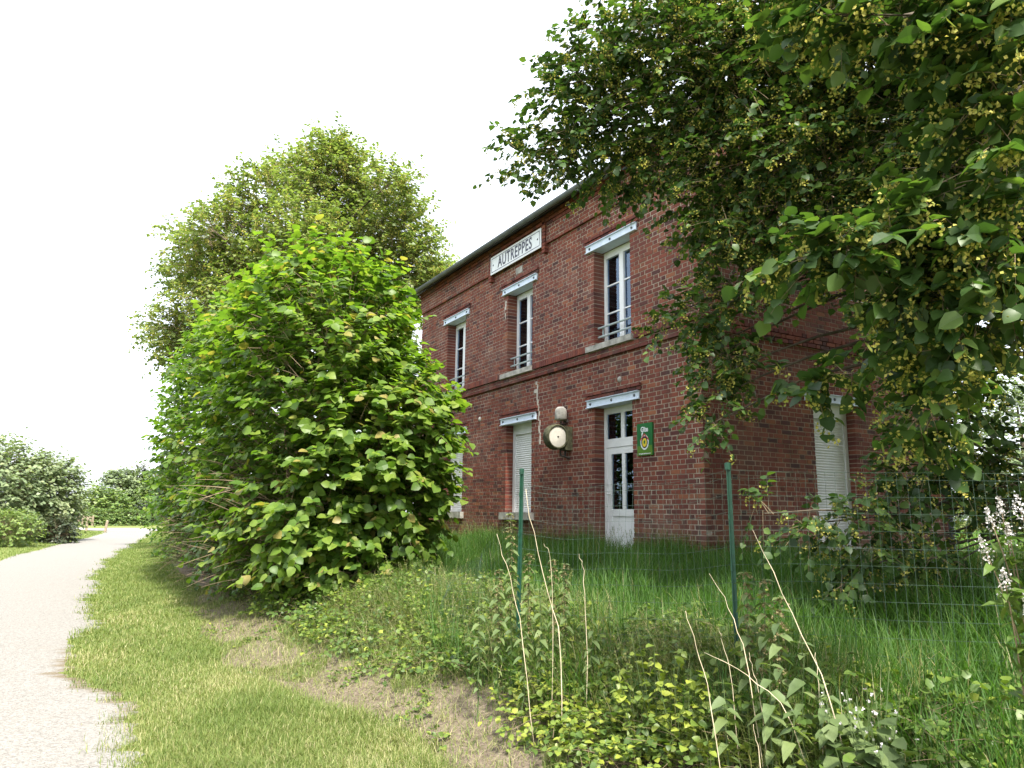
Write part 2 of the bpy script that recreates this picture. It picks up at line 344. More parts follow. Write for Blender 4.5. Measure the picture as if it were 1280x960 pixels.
def pathmat():
    m, t, b = mat('pale_gravel', 0.95, 0.15)
    a = N(t, 'Attribute', attribute_name='tint').outputs['Fac']
    v = N(t, 'TexVoronoi', Scale=70.0); t.links.new(pos(t), v.inputs['Vector'])
    n1 = noise(t, pos(t), 3.0, 6, 0.7); n2 = noise(t, pos(t), 45, 4, 0.7)
    base = ramp(t, n2, [(0.28, (0.075, 0.069, 0.06)), (0.46, (0.185, 0.176, 0.161)), (0.8, (0.285, 0.274, 0.256))])
    base = mixc(t, ramp(t, n1, [(0.55, (0, 0, 0)), (0.75, (0.45, 0.45, 0.45))]), base, (0.165, 0.148, 0.122))
    ad = N(t, 'Math', operation='ADD'); t.links.new(a, ad.inputs[0])
    mp = N(t, 'Mapping'); mp.inputs['Scale'].default_value = (1.6, 7, 1); t.links.new(pos(t), mp.inputs[0])
    sc = N(t, 'Math', operation='MULTIPLY_ADD'); sc.inputs[1].default_value = 1.6; sc.inputs[2].default_value = -0.95
    t.links.new(noise(t, mp.outputs[0], 1.6, 5, 0.7), sc.inputs[0]); t.links.new(sc.outputs[0], ad.inputs[1])
    fac = ramp(t, ad.outputs[0], [(0.45, (0, 0, 0)), (0.75, (1, 1, 1))])
    t.links.new(mixc(t, fac, base, mixc(t, n2, (0.085, 0.066, 0.042), (0.17, 0.14, 0.095))), b.inputs['Base Color'])
    bump(t, b, v.outputs['Distance'], 0.6, 0.012); return m
edge_t = np.clip(smooth(0.84, 1.0, tt)[None] * 0.95 * (0.45 + 0.55 * smooth(-1, 1, np.sin(py_ * 0.8 + 1)))[:, None] * (1 - smooth(12, 20, py_))[:, None], 0, 1)
I = (np.arange(len(py_) - 1)[:, None] * nc + np.arange(nc - 1)[None]).ravel()
MB().add(np.stack([PX, PY, PZ], -1).reshape(-1, 3), np.stack([I, I + 1, I + nc + 1, I + nc], 1), edge_t.ravel()).build('gravel_path', pathmat(), smooth=True, kind='structure')
# lane crossing at the far end of the path
lx = np.linspace(-60, 60, 121); ly = np.array([62.0, 64.0, 66.0, 68.0])
LX, LY = np.meshgrid(lx, ly, indexing='ij'); I = (np.arange(120)[:, None] * 4 + np.arange(3)[None]).ravel()
MB().add(np.stack([LX, LY + 0.02 * LX, gz(LX, LY) + 0.03], -1).reshape(-1, 3), np.stack([I, I + 4, I + 5, I + 1], 1)).build('lane_road', plain('lane_asphalt', (0.27, 0.26, 0.25), 0.95, 0.2, 0.2, 2, 0.3), kind='structure')

# ------------------------------------------------------------------ station building
D = 7.83; Y0 = 7.98; Y1 = 18.82; X1 = 13.97; ZB = 0.72; ZT = 7.72; XC = (D + X1) / 2
BLD = thing('station_building', 'two storey red brick station building with pale blue steel lintels', 'building')
def split_wall(a0, a1, z0, z1, holes):
    holes = [(h[0] - 0.005, h[1] + 0.005, h[2] - 0.004, h[3] + 0.004) for h in holes]
    """rectangles (a, z) that cover a wall around its openings"""
    zs = sorted({z0, z1, *[h[2] for h in holes], *[h[3] for h in holes]}); r = []
    for lo, hi in zip(zs[:-1], zs[1:]):
        cut = sorted((h[0], h[1]) for h in holes if h[2] < hi - 1e-6 and h[3] > lo + 1e-6); p = a0
        for c0, c1 in cut: r.append((p, c0, lo, hi)); p = c1
        r.append((p, a1, lo, hi))
    return r
BAYS = [10.13, 13.37, 16.55]; HW = 0.53
f_holes = [(c - HW, c + HW, 4.64, 6.48) for c in BAYS] + [(BAYS[0] - HW, BAYS[0] + HW, ZB, 3.53)] + [(c - HW, c + HW, 1.65, 3.53) for c in BAYS[1:]]
g_holes = [(XC - HW - 0.06, XC + HW - 0.06, 1.15, 3.53)]
MJ = 0.004                                     # mortar joint recess
wall = MB()
for a0, a1, z0, z1 in split_wall(Y0 + MJ, Y1, ZB, ZT, f_holes): wall.box(D + MJ, D + 0.34, a0, a1, z0, z1)
fw = wall.build('front_wall', M['mortar'], BLD)
wall = MB()
for a0, a1, z0, z1 in split_wall(D + 0.341, X1 - 0.341, ZB, ZT, g_holes): wall.box(a0, a1, Y0 + MJ, Y0 + 0.34, z0, z1)
PIT = 0.57; RZ = ZT + PIT * (XC - D)
wall.add([(D + MJ, Y0 + MJ, ZT), (X1 - MJ, Y0 + MJ, ZT), (XC, Y0 + MJ, RZ), (D + MJ, Y0 + 0.34, ZT), (X1 - MJ, Y0 + 0.34, ZT), (XC, Y0 + 0.34, RZ)], [(0, 1, 2), (5, 4, 3)])
gw = wall.build('gable_wall', M['mortar'], BLD)
wall = MB().box(X1 - 0.34, X1, Y0 + MJ, Y1, ZB, ZT); wall.box(D + 0.341, X1 - 0.341, Y1 - 0.34, Y1, ZB, ZT)
wall.add([(D, Y1, ZT), (X1, Y1, ZT), (XC, Y1, RZ)], [(0, 2, 1)])
wall.build('rear_wall', M['mortar'], BLD)
MB().box(D + 0.35, X1 - 0.35, Y0 + 0.35, Y1 - 0.35, 4.0, 4.1).box(D + 1.9, D + 2.0, Y0 + 0.35, Y1 - 0.35, 0.8, 7.6).box(D + 0.35, D + 1.9, 11.7, 11.8, 0.8, 7.6).box(D + 0.35, D + 1.9, 14.9, 15.0, 0.8, 7.6).build('inner_partition', M['inside'], BLD)

# bricks: Flemish bond, each brick a block standing proud of the mortar
CH = 0.075; BHt = 0.0615; BL = 0.220; BS = 0.105; J = 0.0145
def courses(a0, a1, z0, z1, holes, zbase=0.9):
    k0 = int(math.floor((z0 - zbase) / CH + 0.5)); k1 = int(math.ceil((z1 - zbase) / CH - 0.5))
    res = []
    for k in range(k0, k1):
        zb = zbase + k * CH; zm = zb + BHt / 2
        segs = []; p = a0
        for c0, c1 in sorted((h[0], h[1]) for h in holes if h[2] - 0.01 < zm < h[3] + 0.005): segs.append((p, c0)); p = c1
        segs.append((p, a1))
        for s0, s1 in segs:
            if s1 - s0 < 0.04: continue
            # quoin closers at the ends, Flemish between
            p = s0; i = 0; first = True
            seq = [BL, BS] if k % 2 else [BS, 0.045]
            while p < s1 - 0.02:
                ln = seq[i] if i < 2 else (BL if i % 2 == 0 else BS)
                ln *= 1 + rng.normal(0, 0.012); i += 1
                e = min(p + ln, s1)
                if s1 - e < 0.045: e = s1
                res.append((p + J * 0.5 * (not first), e - (J * 0.5 if e < s1 else 0), zb, first, e >= s1, k))
                p = e + J * 0.5; first = False
    return res
def brick_tint(n): return np.clip(rng.normal(0.47, 0.2, n) + (rng.random(n) < 0.07) * -0.32 + (rng.random(n) < 0.05) * 0.3, 0, 1)
VT = [np.clip(v, 0, 1) for v in (0.08, 0.2, 0.3, 0.36, 0.42, 0.48, 0.54, 0.6, 0.68, 0.8, 0.95)]
unit_brick = [MB().box(0, 1, 0, 1, 0, 1, t).mesh('brick', M['brick']) for t in VT]
def single_brick(x0, x1, y0, y1, z0, z1, parent):
    o = link('brick', unit_brick[rng.integers(len(unit_brick))], parent)
    o.location = (x0, y0, z0); o.scale = (x1 - x0, y1 - y0, z1 - z0)
FZ0 = 7.08                                     # frieze
fb = MB(); nsing = 0
for (a0, a1, zb, first, last, k) in courses(Y0, Y1, ZB + 0.03, 7.66, f_holes):
    if 4.36 < zb < 4.62: continue              # string course is built below
    jz, jh, jd = rng.normal(0, 0.0012), rng.normal(0, 0.0014), float(np.clip(rng.normal(-0.001, 0.0018), -0.005, 0.002))
    proud = 0.057 if zb > FZ0 - 0.01 else (0.022 if zb < 1.24 else 0.0)
    y0 = a0; x0 = D - proud + jd
    if abs(a0 - Y0) < 1e-6: y0 = Y0 - (proud if proud else 0) + rng.normal(0, 0.0015)
    edge = any(abs(a0 - h[1]) < 1e-4 or abs(a1 - h[0]) < 1e-4 for h in f_holes)
    dep = 0.24 if edge else 0.11
    if a1 < BAYS[0] - HW + 0.02 and zb < 3.45 and zb > 0.93 and nsing < 215 and proud == 0:
        single_brick(x0, D + dep, y0, a1, zb + jz, zb + BHt + jz + jh, fw); nsing += 1
    elif BAYS[0] + HW - 0.02 < a0 < BAYS[1] - HW and 2.95 < zb < 3.35 and nsing < 300:
        single_brick(x0, D + dep, y0, a1, zb + jz, zb + BHt + jz + jh, fw); nsing += 1
    else:
        fb.box(x0, D + dep, y0, a1, zb + jz, zb + BHt + jz + jh, float(brick_tint(1)[0]))
fb.build('brickwork', M['brick'], fw, kind='stuff')
# string course: two projecting courses and a row of bricks on edge
sb = MB(); y = Y0 - 0.03
for zb, pr in ((4.385, 0.058), (4.385 + CH, 0.058)):
    y = Y0 - pr; q = 0
    while y < Y1:
        ln = BL if (q + int(zb * 100)) % 2 else BS
        sb.box(D - pr + rng.normal(0, .002), D + 0.1, y, min(y + ln, Y1), zb, zb + BHt, float(brick_tint(1)[0] * 0.8)); y += ln + J; q += 1
y = Y0 - 0.10
while y < Y1:
    if not any(c - HW - 0.14 < y + 0.03 < c + HW + 0.14 for c in BAYS):
        sb.box(D - 0.10 + rng.normal(0, .003), D + 0.1, y, y + 0.062, 4.545, 4.66 + rng.normal(0, .002), float(brick_tint(1)[0] * 0.75))
    y += 0.074
sb.build('string_course', M['brick'], fw, kind='stuff')
MB().box(D - 0.05, D + 0.05, Y0 - 0.05, Y1, 4.40, 4.535).build('string_mortar', M['mortar'], fw)
MB().box(D - 0.053, D + 0.05, Y0 - 0.053, Y1, 7.14, 7.70).build('frieze_mortar', M['mortar'], fw)
# brick frame round the name board and its two brackets
pf = MB()
for yy in (12.22, 14.56):
    for k in range(10):
        pf.box(D - 0.10, D + 0.02, yy, yy + 0.115, 6.94 + k * CH, 6.94 + k * CH + BHt, float(brick_tint(1)[0]))
for k in range(21): pf.box(D - 0.10 , D + 0.02, 12.222 + k * 0.1167, 12.222 + k * 0.1167 + 0.105, 7.56, 7.56 + BHt, float(brick_tint(1)[0]))
pf.build('name_board_surround', M['brick'], fw, kind='stuff')
# gable bricks
gb = MB()
for (a0, a1, zb, first, last, k) in courses(D, X1, ZB + 0.03, 9.5, g_holes):
    if zb > ZT - 0.05:
        ins = (zb + BHt - ZT) / PIT
        a0 = max(a0, D + ins); a1 = min(a1, X1 - ins)
        if a1 - a0 < 0.03: continue
    jz, jh, jd = rng.normal(0, 0.0012), rng.normal(0, 0.0014), float(np.clip(rng.normal(-0.001, 0.0018), -0.005, 0.002))
    pr = 0.045 if 4.36 < zb < 4.6 else (0.02 if zb < 1.24 else 0)
    edge = any(abs(a0 - h[1]) < 1e-4 or abs(a1 - h[0]) < 1e-4 for h in g_holes)
    if abs(a0 - D) < 1e-6: a0 = D + 0.108                       # corner belongs to the front wall's bricks
    if a1 - a0 < 0.02: continue
    gb.box(a0, a1, Y0 - pr + jd, Y0 + (0.24 if edge else 0.1), zb + jz, zb + BHt + jz + jh, float(brick_tint(1)[0]))
gb.build('brickwork', M['brick'], gw, kind='stuff')

# roof, gutter, verge boards
rf = MB(); OV = 0.30; VG = 0.28
for sgn in (-1, 1):
    xe = XC + sgn * (XC - D + OV); ze = ZT - PIT * OV + 0.09; ra = RZ + 0.09
    v = [(xe, Y0 - VG, ze), (XC, Y0 - VG, ra), (XC, Y1 + VG, ra), (xe, Y1 + VG, ze)]
    v += [(x, y_, z + 0.10) for x, y_, z in v]
    rf.add(v, [(0, 1, 2, 3), (7, 6, 5, 4), (0, 4, 5, 1), (1, 5, 6, 2), (2, 6, 7, 3), (3, 7, 4, 0)])
roof = rf.build('roof', M['slate'], BLD)
sl_ = MB()                                      # slate courses on both slopes
for sgn in (-1, 1):
    for k in range(17):
        for j in range(38):
            d0 = k * 0.235; yy = Y0 - VG + j * 0.30 + 0.15 * (k % 2) - 0.15
            y_a, y_b = max(yy, Y0 - VG), min(yy + 0.294, Y1 + VG)
            if y_b - y_a < 0.03: continue
            xa = XC + sgn * (XC - D + OV - d0 * 0.869 + 0.02); za = ZT - PIT * OV + 0.19 + d0 * 0.495 + 0.012
            xb = xa - sgn * 0.30 * 0.869; zb = za + 0.30 * 0.495 - 0.010
            sl_.add([(xa, y_a, za), (xa, y_b, za), (xb, y_b, zb), (xb, y_a, zb)], [(0, 1, 2, 3)], rng.random())
sl_.build('slating', M['slate'], roof, kind='stuff')
for sgn in (-1, 1):
    gt = MB()
    xg = XC + sgn * (XC - D + OV + 0.05); th = np.linspace(math.pi, 2 * math.pi, 9)
    sec = [(xg + 0.068 * math.cos(a), ZT - PIT * OV + 0.16 + 0.075 * math.sin(a)) for a in th] + [(xg + 0.058 * math.cos(a), ZT - PIT * OV + 0.16 + 0.064 * math.sin(a)) for a in th[::-1]]
    v = [(x, Y0 - VG, z) for x, z in sec] + [(x, Y1 + VG, z) for x, z in sec]; n_ = len(sec)
    gt.add(v, [(i, (i + 1) % n_, n_ + (i + 1) % n_, n_ + i) for i in range(n_)])
    gt.build('gutter', M['zinc'], BLD)
vb = MB()
for sgn in (-1, 1):
    xe = XC + sgn * (XC - D + OV); ze = ZT - PIT * OV + 0.03
    a = [(xe, ze), (XC, RZ + 0.03), (XC, RZ + 0.20), (xe, ze + 0.17)]
    v = [(x, Y0 - VG - 0.028, z) for x, z in a] + [(x, Y0 - VG - 0.003, z) for x, z in a]
    vb.add(v, [(0, 1, 2, 3), (7, 6, 5, 4), (0, 4, 5, 1), (1, 5, 6, 2), (2, 6, 7, 3), (3, 7, 4, 0)])
vb.build('verge_board', M['slate'], BLD)
# corbelled bricks under the eaves
cb = MB()
for i, (z, pr) in enumerate(((7.505, 0.075), (7.58, 0.10), (7.655, 0.13))):
    y = Y0 - 0.02; k = 0
    while y < Y1:
        ln = BL if (k + i) % 2 else BS
        if not (12.2 < y + ln / 2 < 14.7 and z < 7.64): cb.box(D - pr, D - 0.045, y, min(y + ln, Y1), z, z + BHt, float(brick_tint(1)[0]) * 0.8)
        y += ln + J; k += 1
cb.build('eaves_corbel', M['brick'], fw, kind='stuff')

# steel lintels with rivets, relieving courses above
rivet = MB().lathe([(0.0001, -0.022), (0.018, -0.018), (0.027, -0.004), (0.028, 0.0)], (0, 0, 0), 'x', 8).mesh('rivet', M['zinc'])
rivet_g = MB().lathe([(0.0001, -0.022), (0.018, -0.018), (0.027, -0.004), (0.028, 0.0)], (0, 0, 0), 'y', 8).mesh('rivet', M['zinc'])
def lintel(c, z):
    l = MB().box(D - 0.03, D - 0.008, c - 0.735, c + 0.735, z, z + 0.135).box(D - 0.062, D - 0.0305, c - 0.735, c + 0.735, z + 0.123, z + 0.134).box(D - 0.062, D + 0.2, c - 0.735, c + 0.735, z - 0.012, z - 0.001).build('lintel', M['lintel'], BLD)
    for dy in (-0.62, 0, 0.62):
        r = link('rivet', rivet, l); r.location = (D - 0.03, c + dy, z + 0.062)
    rb = MB()
    for k, pr in ((0, 0.03), (1, 0.05)):
        y = c - 0.78; i = 0
        while y < c + 0.78:
            ln = BL if (i + k) % 2 else BS
            rb.box(D - pr, D + 0.02, y, min(y + ln, c + 0.78), z + 0.150 + k * 0.062, z + 0.150 + k * 0.062 + 0.05, float(brick_tint(1)[0]) * 0.7); y += ln + J; i += 1
    rb.build('drip_course', M['brick'], fw, kind='stuff')
for c in BAYS: lintel(c, 3.53); lintel(c, 6.48)
c = XC - 0.06
l = MB().box(c - 0.735, c + 0.735, Y0 - 0.03, Y0 - 0.008, 3.53, 3.665).box(c - 0.735, c + 0.735, Y0 - 0.06, Y0 - 0.0305, 3.653, 3.664).box(c - 0.735, c + 0.735, Y0 - 0.06, Y0 + 0.2, 3.518, 3.529).build('lintel', M['lintel'], BLD)
for dx in (-0.62, 0, 0.62): r = link('rivet', rivet_g, l); r.location = (c + dx, Y0 - 0.03, 3.59)

# windows
FX = D + 0.235                                  # face of the frames, set back in the reveals
def pane(y0, y1, z0, z1, x, parent): MB().box(x, x + 0.006, y0, y1, z0, z1).build('pane', M['glass'], parent)
def upper_window(c, curtain):
    z0, z1 = 4.66, 6.47; y0, y1 = c - HW + 0.004, c + HW - 0.004
    f = MB().box(FX, FX + 0.06, y0, y0 + 0.075, z0, z1).box(FX, FX + 0.06, y1 - 0.075, y1, z0, z1).box(FX - 0.002, FX + 0.06, y0 + 0.076, y1 - 0.076, z1 - 0.13, z1 - 0.001).box(FX - 0.002, FX + 0.06, y0 + 0.076, y1 - 0.076, z0 + 0.001, z0 + 0.085)
    f.box(FX - 0.012, FX + 0.06, c - 0.06, c + 0.06, z0 + 0.086, z1 - 0.131)
    win = f.build('window', M['paint_white'], BLD)
    zz = np.linspace(z0 + 0.085, z1 - 0.13, 4)
    for s0, s1 in ((y0 + 0.075, c - 0.06), (c + 0.06, y1 - 0.075)):
        for k in range(3): pane(s0, s1, zz[k] + 0.012, zz[k + 1] - 0.012, FX + 0.03, win)
        for k in (1, 2): MB().box(FX + 0.008, FX + 0.05, s0, s1, zz[k] - 0.0125, zz[k] + 0.0125).build('glazing_bar', M['paint_white'], win)
    cu = MB()
    for s0, s1 in (((c + 0.14, y1 - 0.06),) if curtain == 'curtain' else ((c - 0.42, c + 0.42),)):
        ys = np.linspace(s0, s1, 15); xs = FX + 0.14 + 0.02 * np.sin(np.arange(15) * 1.7)
        v = np.concatenate([np.stack([xs, ys, np.full(15, z0)], 1), np.stack([xs, ys, np.full(15, z1)], 1)])
        cu.add(v, [(i, i + 1, i + 16, i + 15) for i in range(14)])
    cu.build('curtain', M[curtain], win)
    sill = MB().box(D - 0.115, D + 0.24, c - HW - 0.13, c + HW + 0.13, 4.535, 4.64).build('sill', M['stone'], win)
    for zb in (4.83, 5.0):
        MB().tube([(D + 0.10, c - HW - 0.01, zb), (D + 0.10, c + HW + 0.01, zb)], 0.020, 8).build('railing_bar', M['rail'], win)
    for yy in (c - HW + 0.10, c + HW - 0.10): MB().box(D + 0.123, D + 0.137, yy - 0.012, yy + 0.012, 4.80, 5.03).build('railing_strap', M['rail'], win)
upper_window(BAYS[0], 'curtain'); upper_window(BAYS[1], 'curtain'); upper_window(BAYS[2], 'beige')
def slats(mk, lo, hi, z0, z1, ax, face):
    z = z0
    while z < z1 - 0.01:
        e = min(z + 0.045, z1)
        if ax == 'y': mk.add([(face, lo, z), (face, hi, z), (face - 0.011, hi, z + 0.02), (face - 0.011, lo, z + 0.02), (face, hi, e), (face, lo, e)], [(3, 2, 1, 0), (5, 4, 2, 3)])
        else: mk.add([(lo, face, z), (hi, face, z), (hi, face - 0.011, z + 0.02), (lo, face - 0.011, z + 0.02), (hi, face, e), (lo, face, e)], [(0, 1, 2, 3), (3, 2, 4, 5)])
        z += 0.045
def shutter_window(c):
    z0, z1 = 1.65, 3.52; y0, y1 = c - HW + 0.004, c + HW - 0.004; fx = FX - 0.06
    win = MB().box(fx, fx + 0.07, y0, y0 + 0.09, z0, z1).box(fx, fx + 0.07, y1 - 0.09, y1, z0, z1).box(fx - 0.012, fx + 0.07, y0 + 0.091, y1 - 0.091, z1 - 0.22, z1).build('window', M['paint_white'], BLD)
    sm = MB(); slats(sm, y0 + 0.088, y1 - 0.088, z0, z1 - 0.22, 'y', fx + 0.03); sm.build('roller_shutter', M['paint_white'], win)
    MB().box(fx + 0.01, fx + 0.03, y0 + 0.09, y1 - 0.09, z0 + 0.001, z0 + 0.06).build('shutter_rail', M['paint_white'], win)
    MB().box(D - 0.09, D + 0.24, c - HW - 0.12, c + HW + 0.12, 1.50, 1.648).build('sill', M['stone'], win)
for c in BAYS[1:]: shutter_window(c)
# shuttered door in the gable end
c = XC - 0.06; fy = Y0 + 0.15
win = MB().box(c - HW + 0.004, c - HW + 0.09, fy, fy + 0.07, 1.15, 3.52).box(c + HW - 0.09, c + HW - 0.004, fy, fy + 0.07, 1.15, 3.52).box(c - HW + 0.091, c + HW - 0.091, fy - 0.012, fy + 0.07, 3.27, 3.52).build('window', M['paint_white'], BLD)
sm = MB(); slats(sm, c - HW + 0.088, c + HW - 0.088, 1.15, 3.27, 'x', fy + 0.03); sm.build('roller_shutter', M['paint_white'], win)
MB().box(c - HW - 0.12, c + HW + 0.12, Y0 - 0.09, Y0 + 0.2, 1.0, 1.148).build('sill', M['stone'], win)
# glazed white door with transom
c = BAYS[0]; y0, y1 = c - HW + 0.004, c + HW - 0.004; fx = FX - 0.03; zd = 0.93
dr = MB().box(fx, fx + 0.07, y0, y0 + 0.07, zd, 3.52).box(fx, fx + 0.07, y1 - 0.07, y1, zd, 3.52).box(fx, fx + 0.07, y0 + 0.071, y1 - 0.071, 3.40, 3.52).box(fx, fx + 0.07, y0 + 0.071, y1 - 0.071, 2.80, 2.95).box(fx + 0.005, fx + 0.07, c - 0.045, c + 0.045, 2.951, 3.399).build('door', M['paint_white'], BLD)
lf = MB(); lx0 = fx + 0.012; ly0, ly1 = y0 + 0.074, y1 - 0.074
lf.box(lx0, lx0 + 0.05, ly0, ly0 + 0.11, zd + 0.02, 2.795).box(lx0, lx0 + 0.05, ly1 - 0.11, ly1, zd + 0.02, 2.795).box(lx0, lx0 + 0.05, ly0 + 0.111, ly1 - 0.111, 2.68, 2.795).box(lx0, lx0 + 0.05, ly0 + 0.111, ly1 - 0.111, 1.60, 1.72).box(lx0, lx0 + 0.05, ly0 + 0.111, ly1 - 0.111, zd + 0.02, zd + 0.2).box(lx0, lx0 + 0.05, c - 0.04, c + 0.04, 1.721, 2.679)
lf.build('door_leaf', M['paint_white'], dr)
MB().box(lx0 + 0.018, lx0 + 0.04, ly0 + 0.11, ly1 - 0.11, zd + 0.2, 1.60).build('door_panel', M['paint_white'], dr)
for s0, s1 in ((ly0 + 0.11, c - 0.04), (c + 0.04, ly1 - 0.11)): pane(s0, s1, 1.72, 2.68, lx0 + 0.025, dr)
for s0, s1 in ((y0 + 0.07, c - 0.045), (c + 0.045, y1 - 0.07)): pane(s0, s1, 2.95, 3.40, fx + 0.03, dr)
MB().tube([(lx0 - 0.002, ly1 - 0.055, 1.98), (lx0 - 0.05, ly1 - 0.055, 1.98), (lx0 - 0.05, ly1 - 0.17, 1.98)], 0.011, 6).build('handle', M['paint_white'], dr)
MB().box(D - 0.22, D + 0.2, c - HW - 0.1, c + HW + 0.1, 0.72, 0.925).build('doorstep', M['stone'], dr)
cu = MB(); ys = np.linspace(y1 - 0.34, y1 - 0.1, 9); xs = FX + 0.13 + 0.015 * np.sin(np.arange(9) * 1.8)
cu.add(np.concatenate([np.stack([xs, ys, np.full(9, 1.0)], 1), np.stack([xs, ys, np.full(9, 3.4)], 1)]), [(i, i + 1, i + 10, i + 9) for i in range(8)])
cu.build('curtain', M['curtain'], dr)

# lettering
def text(body, size, m, name, parent, loc, sx=1.0, bold=0.0, depth=0.002):
    cu = bpy.data.curves.new('lettering', 'FONT'); cu.body = body; cu.size = size; cu.align_x = 'CENTER'; cu.align_y = 'CENTER'
    cu.extrude = depth; cu.offset = bold; cu.space_character = 1.13 if size > 0.2 else 1.0; cu.resolution_u = 4
    tmp = bpy.data.objects.new('tmp', cu); COL.objects.link(tmp); bpy.context.view_layer.update()
    me = bpy.data.meshes.new_from_object(tmp.evaluated_get(bpy.context.evaluated_depsgraph_get()))
    bpy.data.objects.remove(tmp); me.materials.clear(); me.materials.append(m)
    # text x -> -y of the wall (reads left to right from outside), text y -> z, extrusion -> -x
    me.transform(Matrix(((0, 0, -1, loc[0]), (-sx, 0, 0, loc[1]), (0, 1, 0, loc[2]), (0, 0, 0, 1))))
    return link(name, me, parent)
nb = thing('name_board', 'white enamel name board with navy lettering under the eaves', 'sign')
yb0, yb1, zb0, zb1 = 12.345, 14.545, 7.075, 7.50; xb = D - 0.115
MB().box(xb, xb + 0.02, yb0, yb1, zb0, zb1).build('plate', M['enamel'], nb)
bd = MB(); e = 0.045; t_ = 0.014
bd.box(xb - 0.003, xb - 0.0005, yb0 + e, yb1 - e, zb0 + e, zb0 + e + t_).box(xb - 0.003, xb - 0.0005, yb0 + e, yb1 - e, zb1 - e - t_, zb1 - e).box(xb - 0.003, xb - 0.0005, yb0 + e, yb0 + e + t_, zb0 + e + t_, zb1 - e - t_).box(xb - 0.003, xb - 0.0005, yb1 - e - t_, yb1 - e, zb0 + e + t_, zb1 - e - t_)
bd.build('border_line', M['navy'], nb)
text('AUTREPPES', 0.36, M['navy'], 'lettering', nb, (xb - 0.003, (yb0 + yb1) / 2, (zb0 + zb1) / 2 - 0.005), 0.74, 0.006)
for yy in (yb0 + 0.13, yb1 - 0.13): MB().lathe([(0.0001, -0.01), (0.018, -0.008), (0.024, 0.0)], (xb - 0.001, yy, (zb0 + zb1) / 2), 'x', 8).build('fixing_bolt', M['zinc'], nb)
gs = thing('lodging_sign', 'green rectangular lodging sign fixed to the brick beside the door', 'sign')
ya, yb_, za, zb_ = 9.075, 9.455, 2.575, 3.10; xs_ = D - 0.03
MB().box(xs_, D + 0.004, ya, yb_, za, zb_).build('plate', M['sign_green'], gs)
MB().box(xs_ - 0.002, xs_ - 0.0004, ya + 0.005, yb_ - 0.005, za + 0.004, za + 0.16).build('lower_field', M['sign_lime'], gs)
yc_ = (ya + yb_) / 2
text('Gîte', 0.115, M['enamel'], 'lettering', gs, (xs_ - 0.003, yc_, 2.995), 0.9, 0.004, 0.001)
text('www.gites-de-france.com', 0.030, M['enamel'], 'lettering', gs, (xs_ - 0.004, yc_, 2.605), 0.95, 0.001, 0.001)
def disc(r0, r1, z, x, m, name, sq=1.0, n=24):
    th = np.linspace(0, 2 * np.pi, n, endpoint=False); k = MB()
    v = [(x, yc_ + r0 * math.sin(a) * sq, z + r0 * math.cos(a)) for a in th] + [(x, yc_ + r1 * math.sin(a) * sq, z + r1 * math.cos(a)) for a in th]
    k.add(v, [(i, (i + 1) % n, n + (i + 1) % n, n + i) for i in range(n)]); k.build(name, m, gs)
disc(0.098, 0.125, 2.79, xs_ - 0.0030, M['enamel'], 'emblem_ring', 0.82); disc(0.001, 0.098, 2.79, xs_ - 0.0028, M['navy'], 'emblem_field', 0.82)
disc(0.001, 0.072, 2.785, xs_ - 0.0040, M['yellow'], 'emblem_centre', 0.82)
rr = MB(); x_ = xs_ - 0.005
for s in (-1, 1): rr.add([(x_, yc_, 2.935), (x_, yc_ + s * 0.11, 2.83), (x_, yc_ + s * 0.11, 2.805), (x_, yc_, 2.905)], [(0, 1, 2, 3)])
rr.build('emblem_roof', M['red'], gs); rr = MB(); x_ = xs_ - 0.006
rr.add([(x_, yc_ + 0.03, 2.925), (x_, yc_ + 0.07, 2.89), (x_, yc_ + 0.07, 2.94), (x_, yc_ + 0.03, 2.96)], [(0, 1, 2, 3)]).build('emblem_chimney', M['enamel'], gs)
disc(0.001, 0.03, 2.79, xs_ - 0.005, M['sign_green'], 'emblem_leaf', 0.7, 10)
# round double sided clock on an arm, facing along the platform
ck = thing('station_clock', 'round weathered clock case with blank stained face and mossy rim', 'clock')
cc = np.array([D - 0.33, 11.42, 3.035])
MB().lathe([(0.19, -0.055), (0.205, -0.085), (0.226, -0.078), (0.235, -0.04), (0.235, 0.09), (0.2, 0.12), (0.0001, 0.125)], cc, 'y', 32).build('case', M['moss'], ck, smooth=True)
MB().lathe([(0.0001, -0.066), (0.14, -0.064), (0.198, -0.056)], cc, 'y', 32).build('face', M['clockface'], ck, smooth=True)
MB().lathe([(0.0001, -0.082), (0.012, -0.08), (0.016, -0.064)], cc, 'y', 8).build('hand_hub', M['iron'], ck)
MB().box(D - 0.16, D - 0.001, 11.36, 11.56, 2.80, 3.24).build('wall_box', M['moss'], ck)
MB().box(D - 0.32, D - 0.161, 11.40, 11.50, 3.10, 3.16).box(D - 0.32, D - 0.161, 11.40, 11.50, 2.88, 2.94).build('arm', M['iron'], ck)
MB().tube([(D - 0.22, 11.44, 2.84), (D - 0.22, 11.44, 2.70), (D - 0.02, 11.44, 2.66)], 0.022, 6).tube([(D - 0.10, 11.46, 2.80), (D - 0.10, 11.46, 2.68)], 0.02, 6).build('cable_conduit', M['iron'], ck)
bl = thing('bell_housing', 'small grey lichened bell housing on the wall above the round clock', 'bell')
MB().lathe([(0.0001, 0.17), (0.06, 0.165), (0.10, 0.13), (0.115, 0.06), (0.118, -0.06), (0.10, -0.085), (0.06, -0.09), (0.0001, -0.092)], (D - 0.14, 11.55, 3.46), 'z', 20).build('dome', M['stone'], bl, smooth=True)
